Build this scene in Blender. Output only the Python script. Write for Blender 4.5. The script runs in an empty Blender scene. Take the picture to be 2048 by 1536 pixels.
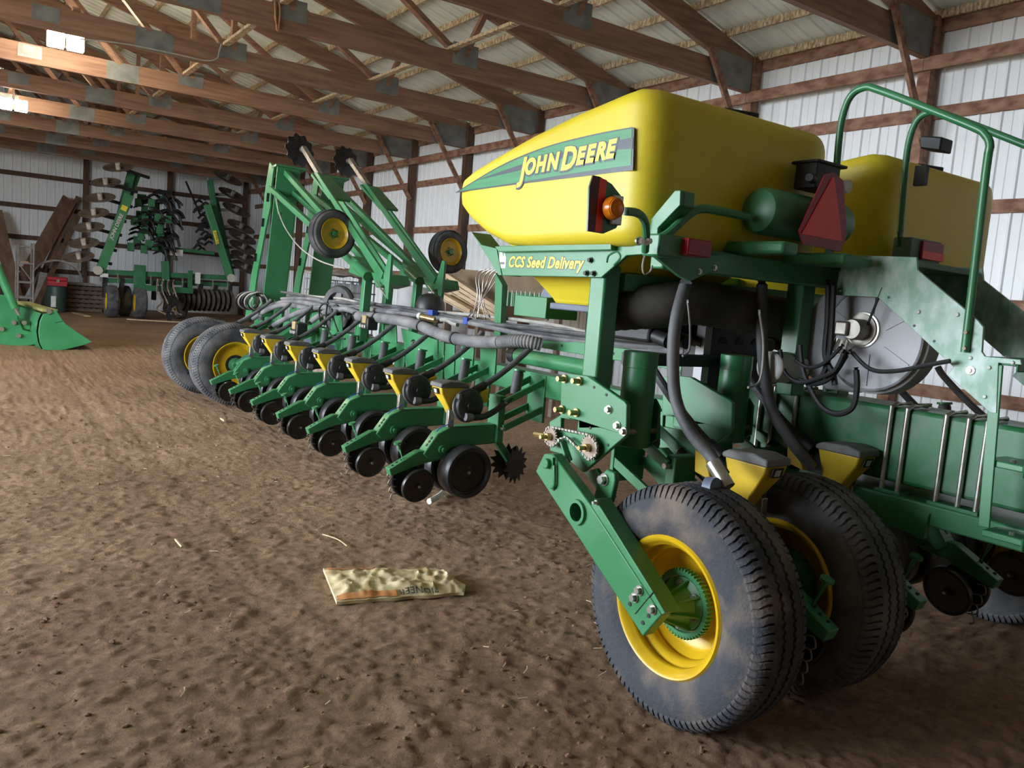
import bpy, math, random
from math import sin, cos, pi, radians, hypot
from mathutils import Vector, Matrix, noise
from mathutils.geometry import tessellate_polygon

RND = random.Random(11)
SC = bpy.context.scene
COL = SC.collection

# ------------------------------------------------------------------ camera
cam_data = bpy.data.cameras.new('camera')
cam_data.sensor_fit = 'HORIZONTAL'
cam_data.sensor_width = 36.0
cam_data.lens = 36.0 * 1640.0 / 2048.0
cam_data.clip_start = 0.05
cam_data.clip_end = 200
cam_obj = bpy.data.objects.new('camera', cam_data)
COL.objects.link(cam_obj)
def camera_matrix(yaw, pitch, roll, loc):
    f = Vector((sin(yaw) * cos(pitch), cos(yaw) * cos(pitch), -sin(pitch)))
    r = Vector((cos(yaw), -sin(yaw), 0))
    d = f.cross(r)
    r2 = cos(roll) * r + sin(roll) * d
    d2 = -sin(roll) * r + cos(roll) * d
    m = Matrix((r2, -d2, -f)).transposed().to_4x4()
    m.translation = loc
    return m
cam_obj.matrix_world = camera_matrix(radians(34.9), radians(6.2), radians(-4.55), Vector((0, 0, 1.7)))
SC.camera = cam_obj

# ------------------------------------------------------------------ sky and exposure
world = bpy.data.worlds.new('overcast_sky')
SC.world = world
world.use_nodes = True
wn = world.node_tree
bg = wn.nodes['Background']
bg.inputs['Color'].default_value = (0.82, 0.91, 1.0, 1)
bg.inputs['Strength'].default_value = 5.0
SC.view_settings.view_transform = 'Standard'
SC.view_settings.look = 'None'
SC.view_settings.gamma = 1.0
SC.view_settings.use_curve_mapping = False
SC.view_settings.exposure = 2.15
try:
    SC.cycles.use_denoising = True
    SC.cycles.max_bounces = 7
    SC.cycles.diffuse_bounces = 4
    SC.cycles.glossy_bounces = 4
    SC.cycles.sample_clamp_indirect = 8.0
    SC.cycles.caustics_reflective = False
    SC.cycles.caustics_refractive = False
except Exception:
    pass
# the big side door of the shed stands open: a portal guides the daylight that comes in through it
def portal(name, loc, rot, sx, sy):
    l = bpy.data.lights.new(name, 'AREA')
    l.shape = 'RECTANGLE'
    l.size, l.size_y = sx, sy
    l.cycles.is_portal = True
    o = bpy.data.objects.new(name, l)
    COL.objects.link(o)
    o.location = loc
    o.rotation_euler = rot
DOOR_Y0, DOOR_Y1, DOOR_Z = 3.6, 14.2, 4.9
LX = -6.6                            # inner face of the left wall
portal('door_daylight', (LX + 0.05, (DOOR_Y0 + DOOR_Y1) / 2, DOOR_Z / 2), (0, radians(-90), 0), DOOR_Z, DOOR_Y1 - DOOR_Y0)

# ------------------------------------------------------------------ helpers
WM = {}
def put(o, parent=None, world=None):
    COL.objects.link(o)
    WM[o.name] = world or Matrix.Identity(4)
    if parent is not None:
        o.parent = parent
        o.matrix_parent_inverse = WM[parent.name].inverted()
    return o
def tag(o, label=None, cat=None, group=None, kind=None):
    if label: o['label'] = label
    if cat: o['category'] = cat
    if group: o['group'] = group
    if kind: o['kind'] = kind
    return o
def thing(name, loc, label, cat, group=None, kind=None):
    o = bpy.data.objects.new(name, None)
    o.empty_display_size = 0.2
    o.location = loc
    put(o, None, Matrix.Translation(loc))
    return tag(o, label, cat, group, kind)
def catmull(pts, k=6):
    pts = [Vector(p) for p in pts]
    out = []
    n = len(pts)
    for i in range(n - 1):
        p0 = pts[max(i - 1, 0)]; p1 = pts[i]; p2 = pts[i + 1]; p3 = pts[min(i + 2, n - 1)]
        for j in range(k):
            t = j / k
            out.append(0.5 * ((2 * p1) + (p2 - p0) * t + (2 * p0 - 5 * p1 + 4 * p2 - p3) * t * t + (3 * p1 - p0 - 3 * p2 + p3) * t ** 3))
    out.append(pts[-1])
    return out
def frame_of(d, up=Vector((0, 0, 1))):
    d = d.normalized()
    if abs(d.dot(up)) > 0.98: up = Vector((0, 1, 0))
    a = d.cross(up).normalized()
    return a, a.cross(d).normalized(), d
AX = {'x': 0, 'y': 1, 'z': 2}
class MB:
    def __init__(self):
        self.v = []; self.f = []
    def add(self, vs, fs):
        n = len(self.v)
        self.v += [tuple(p) for p in vs]
        self.f += [tuple(i + n for i in q) for q in fs]
        return self
    def box(self, a, b):
        (x0, y0, z0), (x1, y1, z1) = a, b
        return self.add([(x0,y0,z0),(x1,y0,z0),(x1,y1,z0),(x0,y1,z0),(x0,y0,z1),(x1,y0,z1),(x1,y1,z1),(x0,y1,z1)],
                        [(0,3,2,1),(4,5,6,7),(0,1,5,4),(1,2,6,5),(2,3,7,6),(3,0,4,7)])
    def bar(self, p0, p1, w, h, up=(0, 0, 1)):
        p0, p1 = Vector(p0), Vector(p1)
        a, b, d = frame_of(p1 - p0, Vector(up))
        vs = []
        for p in (p0, p1):
            for s, t in ((-1,-1),(1,-1),(1,1),(-1,1)):
                vs.append(p + a * s * w / 2 + b * t * h / 2)
        return self.add(vs, [(0,1,2,3),(7,6,5,4),(0,4,5,1),(1,5,6,2),(2,6,7,3),(3,7,4,0)])
    def prism(self, poly, axis, a, b, holes=()):
        # poly lies in the plane of the two other axes, in axis order (x: (y,z); y: (x,z); z: (x,y))
        i = AX[axis]
        def mk(p, h):
            q = [p[0], p[1]]
            q.insert(i, h)
            return tuple(q)
        loops = [list(poly)] + [list(h) for h in holes]
        flat = [p for l in loops for p in l]
        n = len(flat)
        vs = [mk(p, a) for p in flat] + [mk(p, b) for p in flat]
        fs = []
        if holes:
            for t in tessellate_polygon([[Vector((p[0], p[1], 0)) for p in l] for l in loops]):
                fs.append(tuple(t)); fs.append(tuple(k + n for k in reversed(t)))
        else:
            fs.append(tuple(range(n))); fs.append(tuple(range(2 * n - 1, n - 1, -1)))
        o = 0
        for l in loops:
            m = len(l)
            for k in range(m):
                k2 = (k + 1) % m
                fs.append((o + k, o + k2, o + k2 + n, o + k + n))
            o += m
        return self.add(vs, fs)
    def cyl(self, p0, p1, r, n=12, r2=None, caps=True):
        p0, p1 = Vector(p0), Vector(p1)
        a, b, d = frame_of(p1 - p0)
        r2 = r if r2 is None else r2
        vs = [p0 + (a * cos(2*pi*k/n) + b * sin(2*pi*k/n)) * r for k in range(n)] + [p1 + (a * cos(2*pi*k/n) + b * sin(2*pi*k/n)) * r2 for k in range(n)]
        fs = [(k, (k+1) % n, (k+1) % n + n, k + n) for k in range(n)]
        if caps: fs += [tuple(range(n-1, -1, -1)), tuple(range(n, 2*n))]
        return self.add(vs, fs)
    def lathe(self, prof, org, axis, n=24, close=False):
        # prof: (radius, height along axis)
        org = Vector(org)
        a, b, d = frame_of(Vector(axis))
        vs = []; fs = []
        m = len(prof)
        for k in range(n):
            t = 2 * pi * k / n
            e = a * cos(t) + b * sin(t)
            for r, h in prof: vs.append(org + e * r + d * h)
        for k in range(n):
            k2 = (k + 1) % n
            for j in range(m if close else m - 1):
                j2 = (j + 1) % m
                fs.append((k*m+j, k2*m+j, k2*m+j2, k*m+j2))
        return self.add(vs, fs)
    def tube(self, pts, r, n=8, smooth=0, caps=True, rib=0, ribp=0.03):
        if smooth: pts = catmull(pts, smooth)
        pts = [Vector(p) for p in pts]
        if rib:   # corrugated hose: resample, alternate the radius
            L = [0.0]
            for i in range(1, len(pts)): L.append(L[-1] + (pts[i] - pts[i-1]).length)
            q = []; s = 0.0; i = 0
            while s <= L[-1]:
                while i < len(pts) - 2 and L[i+1] < s: i += 1
                t = (s - L[i]) / max(1e-6, L[i+1] - L[i])
                q.append(pts[i].lerp(pts[i+1], t)); s += ribp / 2
            pts = q
        m = len(pts)
        a = None; vs = []; fs = []
        for i, p in enumerate(pts):
            d = (pts[min(i+1, m-1)] - pts[max(i-1, 0)]).normalized()
            if a is None: a, b, _ = frame_of(d)
            else:
                a = (a - d * a.dot(d)).normalized(); b = d.cross(a)
            rr = r + (rib if i % 2 else 0)
            for k in range(n):
                t = 2 * pi * k / n
                vs.append(p + (a * cos(t) + b * sin(t)) * rr)
        for i in range(m - 1):
            for k in range(n):
                k2 = (k + 1) % n
                fs.append((i*n+k, i*n+k2, (i+1)*n+k2, (i+1)*n+k))
        if caps: fs += [tuple(range(n-1, -1, -1)), tuple(range((m-1)*n, m*n))]
        return self.add(vs, fs)
    def ball(self, c, r, n=8, sq=1.0):
        prof = [(max(1e-4, r * sin(pi * k / n)), -r * sq * cos(pi * k / n)) for k in range(n + 1)]
        return self.lathe(prof, c, (0, 0, 1), n * 2)
    def loft(self, rings, cap=True):
        m = len(rings[0]); vs = [p for r in rings for p in r]; fs = []
        for i in range(len(rings) - 1):
            for k in range(m):
                k2 = (k + 1) % m
                fs.append((i*m+k, i*m+k2, (i+1)*m+k2, (i+1)*m+k))
        if cap: fs += [tuple(range(m-1, -1, -1)), tuple(range((len(rings)-1)*m, len(rings)*m))]
        return self.add(vs, fs)
    def mesh(self, name, mat, ang=35):
        me = bpy.data.meshes.new(name)
        me.from_pydata(self.v, [], self.f)
        me.materials.append(mat)
        import bmesh
        bm = bmesh.new(); bm.from_mesh(me)
        bmesh.ops.recalc_face_normals(bm, faces=bm.faces)
        bm.to_mesh(me); bm.free()
        me.polygons.foreach_set('use_smooth', [True] * len(me.polygons))
        me.set_sharp_from_angle(angle=radians(ang))
        me.update()
        return me
    def build(self, name, mat, parent=None, bevel=0, ang=35, loc=None, seg=2):
        o = bpy.data.objects.new(name, self.mesh(name, mat, ang))
        if loc is not None:
            o.location = loc
            put(o, parent, Matrix.Translation(loc))
        else:
            put(o, parent)
        if bevel:
            m = o.modifiers.new('bevel', 'BEVEL')
            m.width = bevel; m.segments = seg; m.limit_method = 'ANGLE'; m.angle_limit = radians(40)
        return o
def copy_tree(o, parent, loc=None, inv=None):
    c = o.copy()
    COL.objects.link(c)
    c.parent = parent
    if inv is not None: c.matrix_parent_inverse = inv
    if loc is not None: c.location = loc
    for ch in o.children:
        copy_tree(ch, c)
    return c

# ------------------------------------------------------------------ materials
def principled(name):
    m = bpy.data.materials.new(name)
    m.use_nodes = True
    return m, m.node_tree, m.node_tree.nodes['Principled BSDF']
def mat(name, c1, c2=None, scale=6.0, rough=0.5, metal=0.0, bump=0.0, bscale=40.0, lo=0.35, hi=0.65, spec=0.5, stretch=None, rough2=None, detail=4.0):
    m, nt, b = principled(name)
    b.inputs['Roughness'].default_value = rough
    b.inputs['Metallic'].default_value = metal
    b.inputs['Specular IOR Level'].default_value = spec
    tc = nt.nodes.new('ShaderNodeTexCoord')
    src = tc.outputs['Object']
    if stretch:
        mp = nt.nodes.new('ShaderNodeMapping')
        mp.inputs['Scale'].default_value = stretch
        nt.links.new(src, mp.inputs['Vector']); src = mp.outputs['Vector']
    c2 = c2 or tuple(x * 0.8 for x in c1)
    nz = nt.nodes.new('ShaderNodeTexNoise')
    nz.inputs['Scale'].default_value = scale
    nz.inputs['Detail'].default_value = detail
    nt.links.new(src, nz.inputs['Vector'])
    rp = nt.nodes.new('ShaderNodeValToRGB')
    rp.color_ramp.elements[0].position = lo; rp.color_ramp.elements[0].color = (*c1, 1)
    rp.color_ramp.elements[1].position = hi; rp.color_ramp.elements[1].color = (*c2, 1)
    nt.links.new(nz.outputs['Fac'], rp.inputs['Fac'])
    nt.links.new(rp.outputs['Color'], b.inputs['Base Color'])
    if rough2 is not None:
        mr = nt.nodes.new('ShaderNodeMapRange')
        mr.inputs['From Min'].default_value = lo; mr.inputs['From Max'].default_value = hi
        mr.inputs['To Min'].default_value = rough; mr.inputs['To Max'].default_value = rough2
        nt.links.new(nz.outputs['Fac'], mr.inputs['Value']); nt.links.new(mr.outputs['Result'], b.inputs['Roughness'])
    if bump:
        n2 = nt.nodes.new('ShaderNodeTexNoise')
        n2.inputs['Scale'].default_value = bscale; n2.inputs['Detail'].default_value = 5
        nt.links.new(src, n2.inputs['Vector'])
        bp = nt.nodes.new('ShaderNodeBump')
        bp.inputs['Strength'].default_value = bump; bp.inputs['Distance'].default_value = 0.02
        nt.links.new(n2.outputs['Fac'], bp.inputs['Height']); nt.links.new(bp.outputs['Normal'], b.inputs['Normal'])
    return m
def emit(name, col, s):
    m, nt, b = principled(name)
    b.inputs['Base Color'].default_value = (*col, 1)
    b.inputs['Emission Color'].default_value = (*col, 1)
    b.inputs['Emission Strength'].default_value = s
    return m
GREEN = mat('green_paint', (0.036, 0.2, 0.074), (0.05, 0.225, 0.095), 3.0, rough=0.3, rough2=0.45, spec=0.65)
GREEN_DUST = mat('dusty_green_paint', (0.025, 0.17, 0.055), (0.16, 0.26, 0.2), 7.0, rough=0.38, rough2=0.6, lo=0.42, hi=0.75)
GREEN_WASH = mat('streaky_green_paint', (0.13, 0.31, 0.2), (0.46, 0.6, 0.54), 16.0, rough=0.35, lo=0.4, hi=0.68, stretch=(1, 1, 0.6))
YELLOW = mat('yellow_tank_plastic', (0.76, 0.62, 0.035), (0.70, 0.55, 0.03), 2.0, rough=0.42)
YELLOW2 = mat('yellow_hopper_plastic', (0.72, 0.49, 0.03), (0.6, 0.4, 0.03), 8.0, rough=0.45)
RIMY = mat('yellow_rim_paint', (0.74, 0.47, 0.012), (0.58, 0.35, 0.015), 7.0, rough=0.35)
RUBBER = mat('dusty_tire_rubber', (0.05, 0.052, 0.06), (0.15, 0.145, 0.145), 5.0, rough=0.75, bump=0.25, bscale=60, spec=0.3)
RUBBER_MUD = mat('muddy_tire_rubber', (0.055, 0.058, 0.068), (0.26, 0.2, 0.15), 4.0, rough=0.8, bump=0.3, bscale=70, lo=0.5, hi=0.8, spec=0.3)
BLACK = mat('black_plastic', (0.012, 0.012, 0.013), (0.02, 0.02, 0.022), 10, rough=0.5)
DISC = mat('black_disc', (0.008, 0.008, 0.009), (0.02, 0.018, 0.016), 10, rough=0.35)
GREYP = mat('grey_lid_plastic', (0.1, 0.1, 0.11), (0.2, 0.19, 0.18), 8, rough=0.6)
HOSE = mat('grey_hose', (0.05, 0.05, 0.055), (0.13, 0.13, 0.135), 6, rough=0.6)
HOSE_L = mat('dusty_hose', (0.11, 0.11, 0.12), (0.24, 0.23, 0.23), 5, rough=0.7)
CABLE = mat('pale_cable', (0.42, 0.4, 0.36), (0.3, 0.28, 0.25), 8, rough=0.6)
ZINC = mat('zinc_steel', (0.55, 0.55, 0.52), (0.42, 0.4, 0.34), 20, rough=0.3, metal=0.85)
BRASS = mat('yellow_zinc', (0.6, 0.46, 0.22), (0.42, 0.3, 0.14), 20, rough=0.35, metal=0.8)
STEEL = mat('worn_steel', (0.22, 0.2, 0.18), (0.4, 0.37, 0.33), 12, rough=0.4, metal=0.7)
RUST = mat('rusty_steel', (0.24, 0.16, 0.11), (0.38, 0.3, 0.24), 10, rough=0.6, metal=0.3)
FANG = mat('grey_fan_plastic', (0.42, 0.42, 0.45), (0.36, 0.36, 0.38), 4, rough=0.38)
WHITE = mat('white_plastic', (0.7, 0.7, 0.68), (0.6, 0.6, 0.58), 6, rough=0.5)
REDR = mat('red_reflector', (0.36, 0.008, 0.025), (0.3, 0.008, 0.02), 20, rough=0.3)
ORANGER = mat('fluorescent_orange_red', (1.0, 0.075, 0.035), (1.0, 0.065, 0.03), 20, rough=0.35)
AMBER = mat('amber_lens', (0.9, 0.28, 0.01), (0.8, 0.2, 0.01), 60, rough=0.2)
WOOD = mat('brown_truss_wood', (0.205, 0.108, 0.066), (0.32, 0.178, 0.112), 2.5, rough=0.7, stretch=(0.6, 6, 8), bump=0.1, bscale=20)
WOODW = mat('wall_frame_wood', (0.17, 0.075, 0.042), (0.36, 0.2, 0.13), 4.0, rough=0.75, stretch=(3, 1.5, 3), bump=0.1, bscale=20)
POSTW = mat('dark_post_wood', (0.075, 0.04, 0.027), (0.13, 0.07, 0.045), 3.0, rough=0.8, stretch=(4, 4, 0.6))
PURL = mat('lit_streak_purlin_wood', (0.74, 0.6, 0.4), (0.3, 0.19, 0.11), 14.0, rough=0.8, stretch=(1, 2.2, 1), lo=0.3, hi=0.62)  # pale streaks put the light seen along the roof ribs into the colour
PALEW = mat('pale_lumber', (0.62, 0.46, 0.3), (0.5, 0.35, 0.22), 5.0, rough=0.75, stretch=(4, 0.5, 4))
GREYW = mat('weathered_board', (0.22, 0.16, 0.12), (0.36, 0.28, 0.22), 4.0, rough=0.85)
GALV = mat('galvanized_plate', (0.17, 0.18, 0.175), (0.27, 0.28, 0.27), 5, rough=0.5, metal=0.35, bump=0.15, bscale=90)
PANEL = mat('white_steel_panel', (0.88, 0.9, 0.93), (0.8, 0.83, 0.86), 1.2, rough=0.45)
ROOFP = mat('pale_green_roof_panel', (0.84, 0.9, 0.8), (0.74, 0.79, 0.72), 2.0, rough=0.55)


# ================================================================== the shed
WX, WB, ZC = 9.0, 29.7, 4.62          # right wall, back wall, underside of the bottom chords
Y_T0, T_S = 5.26, 2.45                # first truss in view and spacing
def roof_z(x): return 5.05 + 0.26 * (WX - abs(x))    # upper edge of the top chords

def ground(x, y):
    t = min(1.0, max(0.0, (y - 14.0) / 11.0))
    return 0.22 * t * t * (3 - 2 * t)
# --- dirt floor
DIRT, nt, b = principled('loose_brown_dirt')
tc = nt.nodes.new('ShaderNodeTexCoord')
def noise_node(s, d=6, r=0.6):
    n = nt.nodes.new('ShaderNodeTexNoise'); n.inputs['Scale'].default_value = s; n.inputs['Detail'].default_value = d; n.inputs['Roughness'].default_value = r
    nt.links.new(tc.outputs['Object'], n.inputs['Vector']); return n
n1 = noise_node(0.55, 5); n2 = noise_node(16.0, 8, 0.75); n3 = noise_node(62.0, 8, 0.75)
r1 = nt.nodes.new('ShaderNodeValToRGB')
r1.color_ramp.elements[0].position = 0.3; r1.color_ramp.elements[0].color = (0.33, 0.21, 0.132, 1)
r1.color_ramp.elements[1].position = 0.7; r1.color_ramp.elements[1].color = (0.54, 0.365, 0.245, 1)
r2 = nt.nodes.new('ShaderNodeValToRGB')
r2.color_ramp.elements[0].position = 0.3; r2.color_ramp.elements[0].color = (0.55, 0.52, 0.5, 1)
r2.color_ramp.elements[1].position = 0.72; r2.color_ramp.elements[1].color = (1.25, 1.2, 1.15, 1)  # speckle paints small shadows and light specks into the dirt colour
mx = nt.nodes.new('ShaderNodeMix'); mx.data_type = 'RGBA'; mx.blend_type = 'MULTIPLY'; mx.inputs['Factor'].default_value = 1.0
nt.links.new(n1.outputs['Fac'], r1.inputs['Fac']); nt.links.new(n2.outputs['Fac'], r2.inputs['Fac'])
nt.links.new(r1.outputs['Color'], mx.inputs['A']); nt.links.new(r2.outputs['Color'], mx.inputs['B'])
nt.links.new(mx.outputs['Result'], b.inputs['Base Color'])
b.inputs['Roughness'].default_value = 0.95; b.inputs['Specular IOR Level'].default_value = 0.15
bp = nt.nodes.new('ShaderNodeBump'); bp.inputs['Strength'].default_value = 1.0; bp.inputs['Distance'].default_value = 0.016
ad = nt.nodes.new('ShaderNodeMath'); ad.operation = 'ADD'
nt.links.new(n2.outputs['Fac'], ad.inputs[0]); nt.links.new(n3.outputs['Fac'], ad.inputs[1])
nt.links.new(ad.outputs[0], bp.inputs['Height']); nt.links.new(bp.outputs['Normal'], b.inputs['Normal'])
def steps(lo, f0, f1, hi, fine, grow):
    a = []; s = f0
    while s < f1: a.append(s); s += fine
    q = f1; d = fine
    while q < hi: a.append(q); d *= grow; q += d
    a.append(hi)
    q = f0; d = fine
    while q > lo: d *= grow; q -= d; a.append(max(q, lo))
    return sorted(set(a))
def dirt_h(x, y):
    v = Vector((x, y, 0))
    h = 0.014 * noise.noise(v * 1.1) + 0.007 * noise.noise(v * 3.3)
    if y < 18:
        # loosened flakes with sharp edges on a trodden surface
        m = min(1.0, max(0.15, 0.55 + 1.3 * noise.noise(v * 1.6 + Vector((4, 9, 0)))))
        c = noise.noise(v * 7.5 + Vector((3, 1, 0))) + 0.6 * noise.noise(v * 19.0) + 0.35 * noise.noise(v * 42.0)
        t = min(1.0, max(0.0, (c - 0.16) / 0.07)); h += 0.0085 * m * t * (1 + 0.6 * noise.noise(v * 30.0))
        c = noise.noise(v * 21.0 + Vector((8, 5, 0))) + 0.5 * noise.noise(v * 44.0)
        t = min(1.0, max(0.0, (c - 0.2) / 0.1)); h += 0.008 * (1.15 - m) * t
    h += 0.003 * noise.noise(v * 13.0) + 0.003 * noise.noise(v * 47.0)
    # wheel tracks pressed into the loose dirt
    for tx in (1.35, 1.62):
        d = x - tx - 0.06 * sin(y * 0.7)
        h -= 0.005 * math.exp(-(d / 0.07) ** 2)
    return h - 0.006
gx = steps(LX - 0.1, -1.0, 4.0, 9.1, 0.02, 1.07)
gy = steps(-8.0, 0.95, 6.5, WB + 0.1, 0.02, 1.02)
fv = [(x, y, ground(x, y) + dirt_h(x, y)) for y in gy for x in gx]
nxs = len(gx)
ff = [(j*nxs+i, j*nxs+i+1, (j+1)*nxs+i+1, (j+1)*nxs+i) for j in range(len(gy)-1) for i in range(nxs-1)]
me = bpy.data.meshes.new('floor'); me.from_pydata(fv, [], ff); me.materials.append(DIRT)
me.polygons.foreach_set('use_smooth', [True] * len(me.polygons))
floor = put(bpy.data.objects.new('floor', me)); tag(floor, 'loose brown dirt floor of the shed', 'floor', kind='structure')
# unseen gravel yard outside the open side door, added to bounce light in
GRAVEL = mat('gravel_yard', (0.38, 0.35, 0.3), (0.3, 0.27, 0.23), 3.0, rough=0.9)
g = MB().box((-60, -40, -0.3), (LX - 0.07, 60, -0.06)).build('ground_yard', GRAVEL); tag(g, 'unseen pale gravel added outside the open side door to bounce light in', 'ground', kind='structure')

# --- ribbed steel sheets (one mesh, shared by all sheets of a wall)
def sheet_mesh(name, w, h, material):
    # lies in the local YZ plane, ribs point to -X
    prof = []; n = 4; p = w / n
    for k in range(n):
        y = k * p
        prof += [(y, 0), (y + p * 0.36, 0), (y + p * 0.40, -0.006), (y + p * 0.44, 0), (y + p * 0.80, 0), (y + p * 0.86, -0.022), (y + p * 0.94, -0.022)]
    prof.append((w, 0))
    b_ = MB(); vs = []
    for y, x in prof: vs += [(x, y, 0), (x, y, h)]
    fs = [(2*i, 2*i+2, 2*i+3, 2*i+1) for i in range(len(prof)-1)]
    b_.add(vs, fs)
    return b_.mesh(name, material, 20)
def struct(name, label, cat='wall'):
    o = bpy.data.objects.new(name, None); put(o); return tag(o, label, cat, kind='structure')
SH_W = 0.915
wall_r = struct('wall_right', 'white ribbed steel side wall with brown wooden girts and posts')
sm = sheet_mesh('panel', SH_W, 5.24, PANEL)
y = -1.0
while y < WB - 0.2:
    o = bpy.data.objects.new('panel', sm); o.location = (WX + 0.05, y, -0.15); put(o, wall_r); y += SH_W
wall_b = struct('wall_back', 'dim ribbed steel end wall with brown girts and dark posts')
sm2 = sheet_mesh('panel', SH_W, 7.2, PANEL)
x = LX
while x < WX + 0.04:
    o = bpy.data.objects.new('panel', sm2); o.location = (x + SH_W, WB + 0.05, -0.15); o.rotation_euler = (0, 0, radians(90)); 
    put(o, wall_b); x += SH_W
for i, z in enumerate((0.25, 1.0, 1.98, 3.01, 4.06, 5.0)):
    for k in range(-3, 10):
        y0 = Y_T0 + T_S * k; y1 = y0 + T_S
        MB().box((WX, y0 + 0.07, z - 0.07), (WX + 0.04, min(y1, WB) - 0.07, z + 0.07)).build('girt', WOODW, wall_r)
for k in range(-3, 10):                  # the header nailed across the inner face of the posts
    y0 = Y_T0 + T_S * k
    MB().box((WX - 0.19, y0, 4.49), (WX - 0.152, y0 + T_S - 0.005, 4.63)).build('header_board', WOODW, wall_r)
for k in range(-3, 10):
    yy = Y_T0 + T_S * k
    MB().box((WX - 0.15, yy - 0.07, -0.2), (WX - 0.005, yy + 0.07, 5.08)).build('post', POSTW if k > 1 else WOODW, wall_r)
    # knee brace from the post up to the truss
    MB().bar((WX - 0.15, yy - 0.10, 3.7), (7.95, yy - 0.10, 5.0), 0.04, 0.09).build('knee_brace', WOODW, wall_r)
for z in (1.3, 2.27, 3.22, 4.17, 5.0):
    for x0 in (-6.35, -3.85, -1.35, 1.15, 3.65, 6.15):
        MB().box((x0 + 0.08, WB - 0.04, z - 0.07), (x0 + 2.42, WB, z + 0.07)).build('girt', POSTW, wall_b)
for x0 in (-6.35, -3.85, -1.35, 1.15, 3.65, 6.15, 8.65):
    MB().box((x0 - 0.08, WB - 0.16, -0.1), (x0 + 0.08, WB - 0.045, 5.3)).build('post', POSTW, wall_b)
# left wall with the wide open doorway, and the wall behind the camera
wall_l = struct('wall_left', 'ribbed steel side wall with a wide open door')
for y0, y1, z0, z1 in ((-8, DOOR_Y0, -0.1, 5.8), (DOOR_Y1, WB, -0.1, 5.8), (DOOR_Y0, DOOR_Y1, DOOR_Z, 5.8)):
    MB().box((LX - 0.06, y0, z0), (LX, y1, z1)).build('panel', PANEL, wall_l)
wall_f = struct('wall_front', 'unseen board end wall behind the viewer, dark to cut fill light')
MB().box((LX, -8.06, -0.1), (9.05, -8.0, 7.4)).build('panel', GREYW, wall_f)  # unseen wall, its boards made dark to cut the fill light
MB().box((WX + 0.03, -8, -0.1), (WX + 0.06, -1.0, 5.1)).build('panel', PANEL, wall_r)

MB().box((9.03, -8, 5.06), (9.43, WB, 5.1)).build('eave_leak_seal', PANEL, wall_r)  # unseen strip, added to stop daylight leaking in at the eave
MB().box((9.38, -8, 4.95), (9.42, WB, 5.3)).build('fascia_leak_seal', WOODW, wall_r)  # unseen board, added to seal the same light leak
# --- roof: sheets on purlins on trusses
ceil = struct('ceiling', 'pale ribbed roof sheets on wooden purlins', 'ceiling')
sl = math.hypot(9.4, 9.4 * 0.26)
sm3 = sheet_mesh('panel', SH_W, sl, ROOFP)
ang = math.atan(0.26)
y = -8.0
while y < WB:
    for s in (1, -1):
        o = bpy.data.objects.new('panel', sm3)
        # local Z runs up the slope, local X is the normal
        ux = Vector((-s * cos(ang), 0, sin(ang))); nrm = Vector((s * sin(ang), 0, cos(ang)))
        yv = nrm.cross(ux) * -1
        m = Matrix((nrm, ux.cross(nrm), ux)).transposed().to_4x4()
        yl = ux.cross(nrm)
        m.translation = Vector((s * 9.35, y if yl.y > 0 else y + SH_W, roof_z(9.35) + 0.105))
        o.matrix_world = m
        put(o, ceil, m); y_ = y
    y += SH_W
for s in (1, -1):
    for k in range(15):
        px_ = 8.95 - 0.63 * k
        if px_ < 0.05: break
        if s < 0 and px_ > -LX: continue
        seg = [(-8.0, 5.0), (5.0, 9.95), (9.95, 14.85), (14.85, 19.75), (19.75, 24.65), (24.65, WB)] if s > 0 else [(-8.0, 10.0), (10.0, WB)]
        for a0, a1 in seg:
            zz = roof_z(px_)
            MB().box((s * px_ - 0.02, a0, zz), (s * px_ + 0.02, a1 - 0.004, zz + 0.09)).build('purlin', PURL, ceil)
truss_words = ['nearest to the viewer above the handrail', 'above the middle of the big yellow tank', 'above the front end of the big yellow tank', 'just in front of the bright ceiling lamp',
    'just behind the bright ceiling lamp', 'just in front of the far ceiling lamp', 'just behind the far ceiling lamp', 'third before the end wall', 'second before the end wall', 'last and closest to the end wall']
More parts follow.
